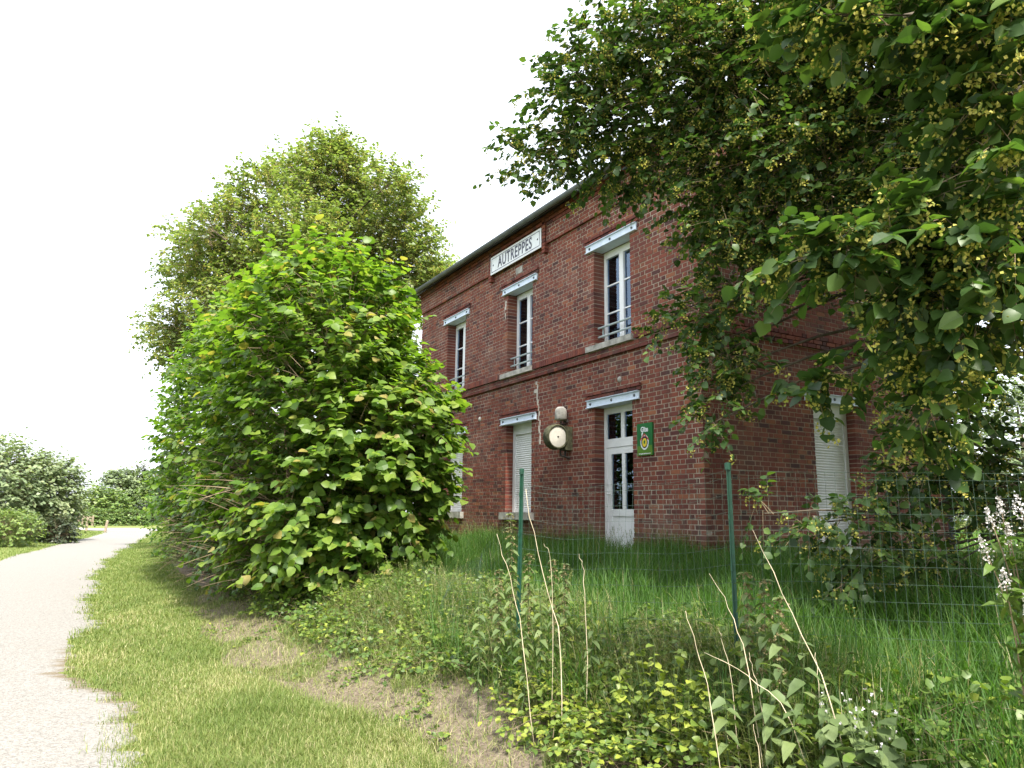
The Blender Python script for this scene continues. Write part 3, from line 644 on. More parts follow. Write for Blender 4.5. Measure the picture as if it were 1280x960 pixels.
MB().box(D - 0.05, D - 0.001, 11.50, 11.60, 3.34, 3.40).tube([(D - 0.14, 11.55, 3.37), (D - 0.14, 11.55, 3.30), (D - 0.04, 11.55, 3.30)], 0.02, 6).build('bracket', M['iron'], bl)
# small fittings on the front wall
MB().box(D - 0.008, D + 0.004, 13.27, 13.55, 6.83, 6.98).build('date_stone', M['stone'], fw)
pm = MB()
for (yy, z, r) in ((9.93, 3.93, 0.055), (15.15, 3.78, 0.06)): pm.lathe([(0.0001, -0.03), (r * 0.7, -0.024), (r, 0.0)], (D - 0.002, yy, z), 'x', 9)
pm.build('wall_rosette', M['stone'], fw, smooth=True)
ch = MB(); z = 4.30; yy = 12.66
while z > 3.02:                                  # repaired crack, filled with pale mortar
    h = rng.uniform(0.05, 0.12); w_ = rng.uniform(0.012, 0.035)
    ch.box(D - 0.006, D + 0.002, yy - w_, yy + w_, z - h, z); z -= h * 0.96; yy += rng.normal(0, 0.02)
ch.box(D - 0.007, D + 0.002, 12.60, 12.74, 4.06, 4.14)
ch.build('mortar_repair', M['chalk'], fw); ch = MB()
for k in range(6): ch.box(D - 0.006, D + 0.002, 13.98 + rng.normal(0, .03), 14.03 + rng.normal(0, .01), 6.28 - k * 0.07, 6.34 - k * 0.07)
ch.build('mortar_repair', M['chalk'], fw)
cab = tag(MB().tube([(8.6, Y0 - 0.10, 5.36), (10.3, Y0 - 0.12, 5.34), (12.2, Y0 - 0.10, 5.42)], 0.006, 5).build('cable', M['rail']), 'thin pale cable strung across the dark gable wall', 'cable')
dp = tag(MB().tube([(X1 - 0.1, Y0 - 0.07, 0.75), (X1 - 0.1, Y0 - 0.07, 7.3)], 0.045, 10).build('downpipe', M['zinc']), 'grey downpipe at the far right corner of the gable', 'pipe')

# ------------------------------------------------------------------ wire fence
FENCE = thing('wire_fence', 'sagging green wire mesh fence on green steel posts before the yard', 'fence')
posts = [(2.90, 4.95, 1.95, 0.06), (3.38, 3.23, 1.93, -0.03), (4.75, 1.55, 1.90, 0.02)]
for (x, y, zt, lean) in posts:
    z0 = float(gz(x, y)) - 0.3
    p = MB().box(-0.017, 0.017, -0.003, 0.003, 0, zt - z0).box(-0.003, 0.003, -0.022, -0.0031, 0, zt - z0 - 0.002)
    p.lathe([(0.019, zt - z0 - 0.03), (0.019, zt - z0 + 0.012), (0.0001, zt - z0 + 0.016)], (0, -0.004, 0), 'z', 8)
    for k in range(5): p.box(-0.022, -0.0171, -0.006, 0.004, 0.4 + k * 0.3, 0.43 + k * 0.3)
    o = p.build('post', M['post'], FENCE); o.location = (x, y, z0); o.rotation_euler = (lean * 0.4, -lean * 0.35, math.radians(35))
def wire_panel(p0, p1, zt0, zt1, sag, rows, colw, crumple):
    p0 = np.array(p0); p1 = np.array(p1); L = np.linalg.norm(p1 - p0); n = max(2, int(L / colw)); mk = MB()
    nrm = np.array([-(p1 - p0)[1], (p1 - p0)[0]]) / L
    def pt(t, h):
        q = p0 + (p1 - p0) * t; s = 4 * t * (1 - t)
        off = crumple * (math.sin(5 * t + 3 * h) + 0.6 * math.sin(11 * t - 2 * h + 1)) * s * 0.5
        zt = zt0 * (1 - t) + zt1 * t - sag * s * (0.75 + 0.25 * math.sin(9 * t))
        zb = float(gz(q[0], q[1])) + 0.02
        return (q[0] + nrm[0] * off + crumple * 0.5 * s * h * (p1 - p0)[0] / L, q[1] + nrm[1] * off + crumple * 0.5 * s * h * (p1 - p0)[1] / L, zt + (zb - zt) * h)
    hs = np.concatenate([[0, 0.035], np.linspace(0.035, 1, rows)[1:]])
    for h in hs: mk.tube([pt(t, h) for t in np.linspace(0, 1, 14)], 0.0009, 3, cap=False)
    for i in range(n + 1): mk.tube([pt(i / n, h) for h in np.linspace(0, 1, 7)], 0.0007, 3, cap=False)
    mk.build('wire_mesh', M['wire'], FENCE)
wire_panel((2.90, 4.95), (3.38, 3.23), 1.86, 1.90, 0.10, 13, 0.052, 0.10)
wire_panel((3.38, 3.23), (4.75, 1.55), 1.895, 1.86, 0.01, 13, 0.052, 0.015)
wire_panel((3.25, 7.6), (2.90, 4.95), 1.05, 1.62, 0.30, 12, 0.06, 0.25)

# ------------------------------------------------------------------ woody plants
def sample_ellipsoid(n, c, r, shell=0.45):
    d = unit(rng.normal(0, 1, (n, 3))); s = (shell + (1 - shell) * rng.random(n) ** 0.6)[:, None]
    return np.asarray(c) + d * s * np.asarray(r), d
def crown(clumps, centre, tpl, size, per, leaves_per, L0, mleaf, mtwig, root, blossom=0.0, tint=(0.45, 0.22), droop=0.25, twig_r=0.004, single=0, name='leaf', light_up=0.25, bl_size=1.0, outw=0.8):
    """clumps: (x, y, z, r[, factor]); returns (leaf batch size)"""
    A = []; Dv = []; R = []
    for cl in clumps:
        c = np.array(cl[:3]); r = cl[3]; n = max(4, int(per * r * r * (cl[4] if len(cl) > 4 else 1)))
        p, d = sample_ellipsoid(n, c, (r * 0.75, r * 0.75, r * 0.62), 0.0)
        o = unit(c - np.asarray(centre))
        dv = unit(d * 0.7 + o * outw + rng.normal(0, 0.35, (n, 3)) + np.array([0, 0, 0.12]))
        A.append(p); Dv.append(dv); R.append(np.full(n, min(1, r / 0.7)))
    A = np.concatenate(A); Dv = np.concatenate(Dv); R = np.concatenate(R); n = len(A)
    L = L0 * rng.uniform(0.6, 1.25, n) * (0.6 + 0.4 * R); dr = L * droop * rng.uniform(0.4, 1.6, n)
    tw = MB(); twigs(tw, A - Dv * (0.25 * L[:, None]), Dv, L * 1.25, dr, twig_r, 3); tw.build('twigs', mtwig, root, kind='stuff')
    P, Dl, U, sz = spray_leaves(A, Dv, L, dr, leaves_per, size)
    tn = np.clip(rng.normal(tint[0], tint[1], len(P)) + np.repeat(rng.normal(0, 0.10, n), leaves_per), 0, 1)
    keep = np.ones(len(P), bool)
    if single:                                   # nearest leaves in view become objects of their own
        b = np.array(bearing_all(P)); ok = (b[0] > 5) & (b[0] < 1275) & (b[1] > 5) & (b[1] < 955)
        score = np.where(ok, sz / b[2], -1); idx = np.argsort(-score)[:single]; keep[idx] = False
        var = []
        for v in np.linspace(0.08, 0.95, 8):
            k = MB(); k.add2(tpl[0], tpl[1], tpl[2], float(v)); var.append(k.mesh(name, mleaf))
        x, y, z = frames(Dl[idx], U[idx])
        for j, i in enumerate(idx):
            o = link(name, var[int(np.clip(tn[i] * 7.9, 0, 7))], root); s = sz[i]
            o.matrix_world = Matrix(((x[j][0] * s, y[j][0] * s, z[j][0] * s, P[i][0]), (x[j][1] * s, y[j][1] * s, z[j][1] * s, P[i][1]), (x[j][2] * s, y[j][2] * s, z[j][2] * s, P[i][2]), (0, 0, 0, 1)))
    lb = MB(); scatter(lb, tpl, P[keep], Dl[keep], U[keep], sz[keep], tn[keep]); lb.build('foliage', mleaf, root, True, 'stuff')
    if blossom:
        i = np.nonzero(rng.random(len(P)) < blossom)[0]; k = len(i); base = P[i]
        bb = MB(); dd = unit(rng.normal(0, 0.5, (k, 3)) + np.array([0, 0, -1.0])); ln = size * rng.uniform(0.6, 1.0, k)
        scatter(bb, STRAP, base, dd, rng.normal(0, 1, (k, 3)), ln * 0.85, rng.uniform(0.0, 0.4, k))
        tip = base + dd * (ln * 0.9)[:, None]
        for q in range(9):
            off = rng.normal(0, 0.018 * bl_size, (k, 3)); dirs = unit(rng.normal(0, 1, (k, 3)))
            scatter(bb, SMALL, tip + off, dirs, rng.normal(0, 1, (k, 3)), 0.0195 * bl_size, rng.uniform(0.4, 1.0, k))
        bb.build('blossom', M['blossom'], root, kind='stuff')
    return n
def bearing_all(P):
    q = P - CAM; dz = np.maximum(q @ _f, 0.05)
    return 640 + FPX * (q @ _r) / dz, 480 - FPX * (q @ _u) / dz, dz
def limb(mb, p0, p1, r0, r1, bow=0.4, n=9, k=7):
    t = np.linspace(0, 1, n)[:, None]; p0 = np.asarray(p0, float); p1 = np.asarray(p1, float)
    P = p0 + (p1 - p0) * t + np.array([0, 0, 1]) * bow * 4 * t * (1 - t) + np.cumsum(rng.normal(0, 0.02 * np.linalg.norm(p1 - p0), (n, 3)), 0) * t * (1 - t)
    mb.tube(P, (r0 + (r1 - r0) * t[:, 0] ** 0.8), k, cap=False); return P

# the big lime tree at the right, whose branches hang before the gable
LIME = thing('lime_tree', 'large flowering lime tree with drooping branches hanging before the brick gable', 'tree')
TB = np.array([7.75, 2.95, float(gz(7.75, 2.95))])
trunk = MB().tube([TB + (0, 0, -0.3), TB + (0, 0, 0.1), TB + (-.03, .02, 1.0), TB + (-.02, 0, 2.4), TB + (.08, .03, 4.5), TB + (.05, -.05, 7.5), TB + (.0, 0, 10.8)], [.36, .33, .26, .235, .19, .12, .03], 14)
trunk.build('trunk', M['bark'], LIME, smooth=True)
FARC = [(655, 195, 7.3, .34, .8), (700, 205, 7.3, .42), (722, 165, 7.2, .5), (712, 105, 7.1, .42, .7), (745, 75, 7.1, .5), (760, 130, 7.1, .55), (765, 200, 7.2, .48), (800, 40, 7.0, .7), (815, 120, 7.0, .62, .8),
        (812, 205, 7.0, .42), (850, 60, 6.9, .8), (862, 170, 6.9, .65), (905, 110, 6.8, .8), (900, 215, 6.8, .7), (892, 270, 6.8, .38), (900, 315, 6.8, .40), (905, 385, 6.8, .38), (875, 392, 6.8, .30),
        (830, 398, 6.9, .22), (898, 445, 6.7, .34), (890, 500, 6.6, .28), (888, 530, 6.5, .2), (915, 465, 6.6, .30), (945, 60, 6.7, .8), (955, 170, 6.6, .8), (945, 280, 6.6, .62), (955, 345, 6.5, .35),
        (1010, 80, 6.5, .85), (1010, 200, 6.4, .8), (1010, 300, 6.4, .55), (1070, 60, 6.3, .8), (1060, 235, 6.2, .6), (1095, 310, 6.0, .5), (1130, 60, 6.0, .8), (1160, 150, 5.9, .7), (1160, 260, 5.8, .75),
        (1155, 400, 5.6, .5), (1170, 360, 5.6, .6), (1175, 480, 5.5, .45), (1190, 450, 5.4, .5), (1215, 80, 5.8, .8), (1220, 230, 5.6, .8), (1230, 340, 5.5, .6), (1180, 545, 5.6, .45), (1235, 575, 5.6, .30, .6),
        (1270, 150, 5.4, .8), (1215, 610, 5.9, .40), (1275, 600, 5.6, .42), (925, 15, 6.9, .6), (880, 5, 7.0, .6), (905, 425, 6.9, .3),
        (1010, 655, 5.5, .22), (1060, 662, 5.5, .30), (1105, 640, 5.5, .34), (1150, 610, 5.6, .34), (955, 642, 5.3, .16), (1100, 690, 5.6, .3), (1060, 715, 5.5, .24), (1160, 700, 5.7, .30, .7), (1200, 700, 5.8, .25, .7), (1130, 580, 5.6, .26)]
NEARC = [(1000, 322, 3.25, .16), (1045, 308, 3.2, .19), (1095, 300, 3.15, .22), (1150, 290, 3.1, .24), (1105, 345, 3.2, .18), (1140, 390, 3.25, .2), (1165, 350, 3.1, .24), (1210, 330, 3.05, .24), (1215, 400, 3.1, .22), (1262, 300, 3.0, .25),
         (1110, 430, 3.3, .10), (1160, 430, 3.2, .18), (1015, 476, 3.7, .11), (1055, 468, 3.6, .12), (985, 474, 3.75, .08), (1110, 468, 3.6, .14), (1160, 520, 3.6, .14), (1190, 480, 3.5, .17), (1165, 560, 3.7, .12), (1250, 380, 3.0, .15, .7),
         (1010, 18, 3.5, .22), (1060, 20, 3.4, .22), (1110, 28, 3.3, .22), (1170, 25, 3.2, .26), (1220, 60, 3.1, .26), (1262, 20, 3.0, .28), (1262, 120, 3.0, .28), (1200, 140, 3.2, .2), (1250, 210, 3.0, .26), (1180, 220, 3.2, .2)]
fc = [(*at(a, b, d), r, *rest) for a, b, d, r, *rest in FARC]
nc_ = [(*at(a, b, d), r, *rest) for a, b, d, r, *rest in NEARC]
# rest of the crown, above and beside the frame, thickened to shade the gable
up = []
while len(up) < 190:
    d = unit(rng.normal(0, 1, 3)); p = np.array([8.0, 2.9, 7.0]) + d * np.array([4.8, 4.7, 4.6]) * rng.uniform(0.35, 1.0) ** 0.5
    q = p - CAM; r = rng.uniform(0.75, 1.05)
    if p[2] < 2.6 or p[1] > 7.0 or p[0] < 5.2 or np.linalg.norm(q) < 3.6: continue
    if q @ _f > 0.3:
        a, b, dz = bearing(p); m_ = 1.25 * r * FPX / dz
        if not (b + m_ < 0 or a - m_ > 1280 or (a - m_ > 890 and b + m_ < 350)): continue
    up.append((*p, r))
br = MB(); hubs = [(7.75, 2.95, z) for z in (3.0, 3.8, 4.6, 5.4, 6.2, 7.4, 8.6)]
def hub_for(p): return min(hubs, key=lambda h: abs((p[2] + 0.4) - h[2]))
for i, cl in enumerate(fc):
    if cl[2] < 2.3: limb(br, (7.75, 2.95, 1.75), cl[:3], 0.022, 0.005, 0.06, 9, 5)
    else: limb(br, hub_for(cl), cl[:3], 0.032 + 0.02 * cl[3], 0.006, 0.35, 9, 5)
for i, cl in enumerate(up):
    if i % 2 == 0: limb(br, hub_for(cl), cl[:3], 0.07, 0.012, 0.5, 8, 6)
for a, b in (((7.7, 2.95, 3.4), at(1280, 300, 3.0)), ((7.7, 2.95, 3.2), at(1200, 470, 3.5)), ((7.7, 2.95, 4.6), at(1262, 120, 3.0)), ((7.7, 2.95, 4.8), at(1110, 25, 3.35))): limb(br, a, b, 0.05, 0.012, 0.45, 10, 6)
for a, b in (((1280, 285, 3.0), (985, 325, 3.28)), ((1280, 260, 3.0), (1100, 380, 3.2)), ((1215, 455, 3.5), (975, 478, 3.78)), ((1280, 380, 3.0), (1150, 440, 3.2)), ((1200, 470, 3.5), (1140, 570, 3.7)), ((1280, 110, 3.0), (1180, 220, 3.2)), ((1270, 30, 3.0), (1000, 15, 3.5))):
    limb(br, at(*a), at(*b), 0.008, 0.002, 0.02, 8, 5)
br.build('branches', M['bark'], LIME, smooth=True)
crown(nc_, at(1400, 150, 3.0), ROUND, 0.080, 420, 7, 0.24, M['lime'], M['twig'], LIME, 0.24, (0.54, 0.26), 0.3, 0.0022, 300, outw=0.25)
crown(fc, (7.75, 2.95, 4.6), MID, 0.072, 260, 8, 0.36, M['lime'], M['twig'], LIME, 0.15, (0.5, 0.27), 0.3, 0.003, 0, bl_size=1.1, outw=0.25)
crown(up, (7.75, 2.95, 5.5), SMALL, 0.115, 120, 9, 0.55, M['lime'], M['twig'], LIME, 0.10, (0.45, 0.25), 0.3, 0.004, 0, bl_size=1.4)

# two unseen limes added at the right to shade the gable
for (bx, by, lb) in ((10.6, -1.6, 'added unseen lime tree right of the camera that shades the gable'), (14.6, 1.2, 'added unseen lime tree beyond the yard that shades the gable')):
    t3 = thing('lime_tree', lb, 'tree'); b3 = np.array([bx, by, float(gz(bx, by))])
    MB().tube([b3 + (0, 0, -.2), b3 + (0, 0, 3), b3 + (.1, .1, 8), b3 + (0, 0, 11)], [.32, .27, .18, .04], 10).build('trunk', M['bark'], t3, smooth=True)
    cl = []
    for _ in range(60):
        d = unit(rng.normal(0, 1, 3)); cl.append((*(b3 + (0, 0, 6.2) + d * np.array([3.6, 3.6, 4.6]) * rng.uniform(0.3, 1) ** 0.5), rng.uniform(0.8, 1.2)))
    br = MB()
    for q_ in cl[::2]: limb(br, b3 + (0, 0, float(np.clip(q_[2] - 1.5, 2.5, 9))), q_[:3], 0.07, 0.012, 0.3, 7, 5)
    br.build('branches', M['bark'], t3, smooth=True)
    crown(cl, b3 + (0, 0, 5), SMALL, 0.26, 24, 8, 0.8, M['lime'], M['twig'], t3, 0, (0.45, 0.25), 0.3, 0.005)

# lime tree beyond the far end of the building
T2 = thing('lime_tree', 'pale flowering lime tree rising behind the hedge and the far gable', 'tree')
b2 = np.array([6.3, 27.0, 0.2]); MB().tube([b2 + (0, 0, -.2), b2 + (0, 0, 3), b2 + (.1, .1, 8), b2 + (0, 0, 14)], [.45, .38, .25, .05], 12).build('trunk', M['bark'], T2, smooth=True)
C2 = [(405, 195, 1.5), (440, 200, 1.2), (360, 205, 1.3), (330, 215, 1.1, .6), (300, 245, 1.1, .6), (400, 235, 1.8), (460, 240, 1.6), (490, 215, 1.0), (500, 270, 1.7), (520, 310, 1.5), (545, 330, 1.1), (440, 290, 2.0), (380, 285, 1.9),
      (320, 270, 1.4, .8), (280, 300, 1.3, .8), (330, 320, 1.6), (235, 285, 0.8, .6), (215, 275, .5, .6), (240, 310, 1.0, .8), (260, 335, 1.2, .8), (280, 365, 1.4), (235, 360, .9, .5), (215, 395, 1.1), (185, 388, .6, .8), (250, 400, 1.5), (230, 425, 1.2), (320, 380, 1.8), (400, 350, 2.0), (470, 340, 2.0), (505, 360, 1.5), (480, 400, 1.6),
      (418, 172, .8), (295, 215, .6, .5), (530, 345, 1.3), (260, 270, 1.0, .7), (300, 340, 1.6), (360, 330, 1.9), (285, 255, 1.1, .7), (225, 330, 1.0, .7)]
c2 = [(*(at(a + (365 - a) * 0.04, b + 16, 28 + rng.normal(0, 1.6))), r * 1.1, *rest) for a, b, r, *rest in C2]
br = MB()
for cl in c2: limb(br, (6.35, 27.05, min(11, max(4, cl[2] - 3))), cl[:3], 0.09, 0.02, 0.3, 7, 5)
br.build('branches', M['bark'], T2, smooth=True)
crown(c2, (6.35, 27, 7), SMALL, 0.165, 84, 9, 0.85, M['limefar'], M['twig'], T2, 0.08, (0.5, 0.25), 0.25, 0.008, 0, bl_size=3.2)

# generic shrubby volume sampled inside a lumpy super-ellipsoid
def lump(p, k): return 0.5 * np.sin(p[:, 0] * k + 1.7 * np.sin(p[:, 1] * k * 0.8)) * np.sin(p[:, 2] * k * 1.1 + 0.6 + p[:, 1] * k * 0.5)
def shrub(root, c, a, n, leaves_per, L0, size, tpl, ml, pw=(2.2, 2.2, 2.2), amp=0.22, k=1.6, tint=(0.45, 0.25), shell=0.5, up_=0.35, lean=0, single=0, twig=0.004, zmin=-9, droop=0.2, filt=None):
    c = np.array(c); a = np.array(a); A = []; Nn = []; tot = 0
    while tot < n:
        q = rng.uniform(-1.15, 1.15, (n * 3, 3)); p = c + q * a
        f = (np.abs(q) ** np.array(pw)).sum(1) - amp * 2 * lump(p, k)
        ok = (f < 1) & (f > shell * rng.random(len(f)) ** 0.5) & (p[:, 2] > zmin)
        p = p[ok]; q = q[ok]; nn = unit(np.sign(q) * np.abs(q) ** (np.array(pw) - 1) / a)
        if filt is not None: kk = filt(p); p = p[kk]; nn = nn[kk]
        A.append(p); Nn.append(nn); tot += len(p)
    A = np.concatenate(A)[:n]; Nn = np.concatenate(Nn)[:n]
    A[:, 0] += lean * (A[:, 2] - c[2])
    Dv = unit(Nn * 0.8 + np.array([0, 0, up_]) + rng.normal(0, 0.35, (n, 3))); L = L0 * rng.uniform(0.6, 1.3, n); dr = L * droop * rng.uniform(0.3, 1.6, n)
    tw = MB(); twigs(tw, A - Dv * (0.45 * L[:, None]), Dv, L * 1.45, dr, twig, 3); tw.build('twigs', M['twig'], root, kind='stuff')
    P, Dl, U, sz = spray_leaves(A, Dv, L, dr, leaves_per, size)
    U = unit(U + 0.35 * np.repeat(Nn, leaves_per, 0))
    tn = np.clip(rng.normal(tint[0], tint[1], len(P)) + 0.15 * lump(P, k * 0.7), 0, 1)
    return P, Dl, U, sz, tn
def finish_leaves(root, P, Dl, U, sz, tn, tpl, ml, single=0):
    keep = np.ones(len(P), bool)
    if single:
        b = np.array(bearing_all(P)); fr = (U @ np.array([-0.45, -0.75, 0.3]))
        score = (sz / b[2]) * (0.6 + fr); idx = np.argsort(-score)[:single]; keep[idx] = False
        var = []
        for v in np.linspace(0.08, 0.95, 8):
            k = MB(); k.add2(tpl[0], tpl[1], tpl[2], float(v)); var.append(k.mesh('leaf', ml))
        x, y, z = frames(Dl[idx], U[idx])
        for j, i in enumerate(idx):
            o = link('leaf', var[int(np.clip(tn[i] * 7.9, 0, 7))], root); s = sz[i]
            o.matrix_world = Matrix(((x[j][0] * s, y[j][0] * s, z[j][0] * s, P[i][0]), (x[j][1] * s, y[j][1] * s, z[j][1] * s, P[i][1]), (x[j][2] * s, y[j][2] * s, z[j][2] * s, P[i][2]), (0, 0, 0, 1)))
    lb = MB(); scatter(lb, tpl, P[keep], Dl[keep], U[keep], sz[keep], tn[keep]); lb.build('foliage', ml, root, True, 'stuff')

# hazel hedge
HZ = thing('hazel_hedge', 'tall bright green hazel hedge beside the path, before the station', 'hedge')
parts = []
parts.append(shrub(HZ, (3.05, 12.5, 3.0), (1.3, 3.1, 2.45), 2700, 9, 0.5, 0.135, ROUND, None, (2.4, 4.0, 3.0), 0.24, 1.7, (0.6, 0.24), 0.5, 0.35, 0, twig=0.004))
parts.append(shrub(HZ, (3.6, 10.2, 2.5), (0.95, 1.2, 1.5), 800, 9, 0.45, 0.135, ROUND, None, (2.2, 2.2, 2.2), 0.25, 1.9, (0.62, 0.22), 0.4, 0.3, 0))
parts.append(shrub(HZ, (3.25, 10.1, 1.05), (0.8, 0.95, 0.8), 380, 8, 0.42, 0.12, ROUND, None, (2.2, 2.2, 2.2), 0.25, 2.2, (0.68, 0.22), 0.4, 0.2, 0))
parts.append(shrub(HZ, (3.1, 17.6, 3.35), (1.55, 4.3, 2.6), 2300, 8, 0.5, 0.13, ROUND, None, (2.4, 3.4, 3.2), 0.18, 1.5, (0.5, 0.22), 0.5, 0.35, 0))
parts.append(shrub(HZ, (2.95, 14.0, 1.15), (1.05, 4.2, 1.1), 900, 6, 0.42, 0.085, ROUND, None, (2.4, 3.0, 2.2), 0.25, 2.2, (0.40, 0.2), 0.3, 0.15, 0))
parts.append(shrub(HZ, (3.4, 24.0, 1.7), (1.3, 7.5, 1.75), 900, 7, 0.5, 0.12, ROUND, None, (2.4, 3.4, 2.2), 0.25, 1.6, (0.42, 0.22), 0.4, 0.2, 0))
parts.append(shrub(HZ, (3.0, 12.4, 4.95), (0.8, 2.2, 0.7), 150, 9, 0.7, 0.14, ROUND, None, (2.2, 2.2, 2.2), 0.3, 1.9, (0.7, 0.2), 0.2, 0.9, 0))
finish_leaves(HZ, *[np.concatenate(a) for a in zip(*parts)], ROUND, M['hazel'], 300)
for i in range(46):                               # upright stems
    y = rng.uniform(10.3, 20); x = 3.35 + rng.normal(0, 0.3) ; z0 = float(gz(x, y)); h = rng.uniform(3.0, 4.6); dx, dy = rng.normal(-0.1, 0.3), rng.normal(0.2, 0.5)
    t = np.linspace(0, 1, 6)[:, None]
    P = np.array([x, y, z0 - 0.1]) + np.array([dx, dy, 0]) * t ** 1.5 + np.array([0, 0, h]) * t + rng.normal(0, 0.03, (6, 3)) * t
    MB().tube(P, np.linspace(rng.uniform(0.016, 0.034), 0.006, 6), 6, cap=False).build('stem', M['twig'], HZ, smooth=True)
n = 1100                                          # cut bare side twigs on the path side
A = np.stack([rng.normal(2.3, 0.25, n), rng.uniform(10.6, 20, n), rng.uniform(0.45, 2.4, n)], 1)
Dv = unit(np.stack([rng.normal(-0.75, 0.25, n), rng.normal(-0.45, 0.45, n), rng.normal(0.18, 0.3, n)], 1))
tw = MB(); twigs(tw, A, Dv, rng.uniform(0.35, 0.85, n), np.full(n, 0.05), rng.uniform(0.004, 0.009, n), 3); tw.build('cut_twigs', M['twig'], HZ, kind='stuff')

# far trees and shrubs on the left
def far_shrub(name, label, cat, px, py_base, depth, wpx, hpx, ml, n, size, lp=7, L0=0.7, group=None, trunk_=True, pw=(2, 2, 2), amp=0.25, k=0.9, tint=(0.5, 0.25), deep=1.0):
    root = thing(name, label, cat, group); c = at(px, py_base, depth); c[2] = float(gz(c[0], c[1])); h = hpx * depth / FPX; wd = wpx * depth / FPX / 2
    if trunk_: MB().tube([c + (0, 0, -.2), c + (.05, 0, h * .4), c + (0, .1, h * .85)], [h * .03, h * .02, h * .006], 7).build('trunk', M['bark'], root, smooth=True)
    r = shrub(root, (c[0], c[1], c[2] + h * 0.5), (wd, wd * deep, h * 0.52), n, lp, L0, size, SMALL, ml, pw, amp, k, tint, 0.35, 0.4, twig=0.006)
    finish_leaves(root, *r, SMALL, ml)
    return root
far_shrub('willow_tree', 'tall grey-green willow cut by the left picture edge', 'tree', -22, 672, 34, 120, 122, M['willow'], 1500, 0.20, 8, 1.1)
far_shrub('willow_shrub', 'rounded pale green willow shrub left of the path', 'shrub', 48, 668, 36, 72, 92, M['willow'], 1400, 0.19, 8, 1.0, tint=(0.6, 0.25))
far_shrub('bramble_bush', 'low light green bush at the left edge under the willow', 'shrub', -5, 674, 30, 90, 36, M['shrubfar'], 700, 0.13, 7, 0.5, trunk_=False, tint=(0.75, 0.2))
far_shrub('dark_bush', 'small dark bush at the foot of the willow shrub', 'shrub', 72, 668, 34, 34, 26, M['darkfar'], 300, 0.14, 7, 0.5, trunk_=False, tint=(0.15, 0.15))
far_shrub('garden_shrub', 'wide domed yellow-green shrub behind the clipped hedge', 'shrub', 125, 661, 74, 58, 36, M['shrubfar'], 900, 0.30, 8, 1.2, trunk_=False, tint=(0.6, 0.25))
far_shrub('garden_tree', 'rounded blue-green tree behind the domed garden shrub', 'tree', 147, 660, 86, 44, 60, M['willow'], 900, 0.34, 8, 1.5, tint=(0.5, 0.2))
far_shrub('purple_tree', 'brownish dark tree with a pointed top beside the garden tree', 'tree', 168, 660, 88, 28, 70, M['darkfar'], 800, 0.34, 8, 1.4, tint=(0.55, 0.25), pw=(1.7, 1.7, 1.4))
far_shrub('roadside_tree', 'light green tree at the lane, half hidden by the hazel hedge', 'tree', 196, 661, 80, 34, 56, M['shrubfar'], 800, 0.32, 8, 1.3, tint=(0.65, 0.22))
far_shrub('lane_bush', 'dark low bush where the lane disappears behind the hazel hedge', 'shrub', 188, 661, 76, 34, 26, M['darkfar'], 400, 0.26, 7, 0.8, trunk_=False, tint=(0.2, 0.2))
far_shrub('distant_tree', 'faint distant tree low on the horizon beside the willow shrub', 'tree', 98, 656, 160, 30, 16, M['willow'], 500, 0.5, 7, 2.0, tint=(0.4, 0.2))
ch_ = thing('clipped_hedge', 'clipped rectangular green hedge along the far lane', 'hedge')
c = at(146, 652, 71); hg = float(gz(c[0], c[1]))
r = shrub(ch_, (c[0], c[1], hg + 0.62), (2.6, 0.8, 0.68), 1300, 6, 0.35, 0.16, SMALL, None, (8, 8, 8), 0.05, 2.5, (0.45, 0.25), 0.6, 0.1, twig=0.004)
finish_leaves(ch_, *r, SMALL, M['shrubfar'])
rail_ = thing('timber_rail', 'low pale timber rail beside the lane behind the wooden posts', 'fence')
c0 = at(84, 659, 66); c1 = at(114, 659, 68); zz = float(gz(c0[0], c0[1]))
for h in (0.28, 0.60): MB().box(-0.06, 0.06, 0, float(np.hypot(*(c1 - c0)[:2])), h, h + 0.17).build('rail', M['wood'], rail_)
for yy in (0.1, 1.2, 2.2): MB().box(0.061, 0.18, yy, yy + 0.13, -0.1, 0.85).build('post', M['wood'], rail_)
rail_.location = (c0[0], c0[1], zz); rail_.rotation_euler = (0, 0, math.atan2(-(c1 - c0)[0], (c1 - c0)[1]))
for px, py, dp_, h, lb in ((107.5, 665, 52, 0.92, 'pale wooden post left of two at the path mouth'), (131, 667, 50, 0.82, 'leaning wooden post nearer the path at its mouth')):
    c = at(px, py, dp_); z = float(gz(c[0], c[1])); pst = thing('wooden_post', lb, 'post', 'wooden posts at the path mouth')
    MB().tube([(0, 0, -0.1), (0, 0, h * 0.86)], 0.085, 10).build('shaft', M['wood'], pst, smooth=False)
    MB().lathe([(0.085, h * 0.861), (0.08, h * 0.93), (0.05, h), (0.0001, h + 0.02)], (0, 0, 0), 'z', 10).build('cap', M['wood'], pst)
    pst.location = (c[0], c[1], z); pst.rotation_euler = (0, 0.10 if px > 120 else 0.02, 0)
# trees beyond the yard on the right
far_shrub('field_tree', 'bluish tree beyond the yard behind the right picture edge', 'tree', 1290, 660, 42, 190, 190, M['willow'], 1500, 0.28, 8, 1.4, tint=(0.35, 0.2))
far_shrub('field_bush', 'pale green bush in the field right of the gable', 'shrub', 1212, 660, 60, 70, 38, M['shrubfar'], 500, 0.25, 8, 1.0, trunk_=False, tint=(0.7, 0.2))

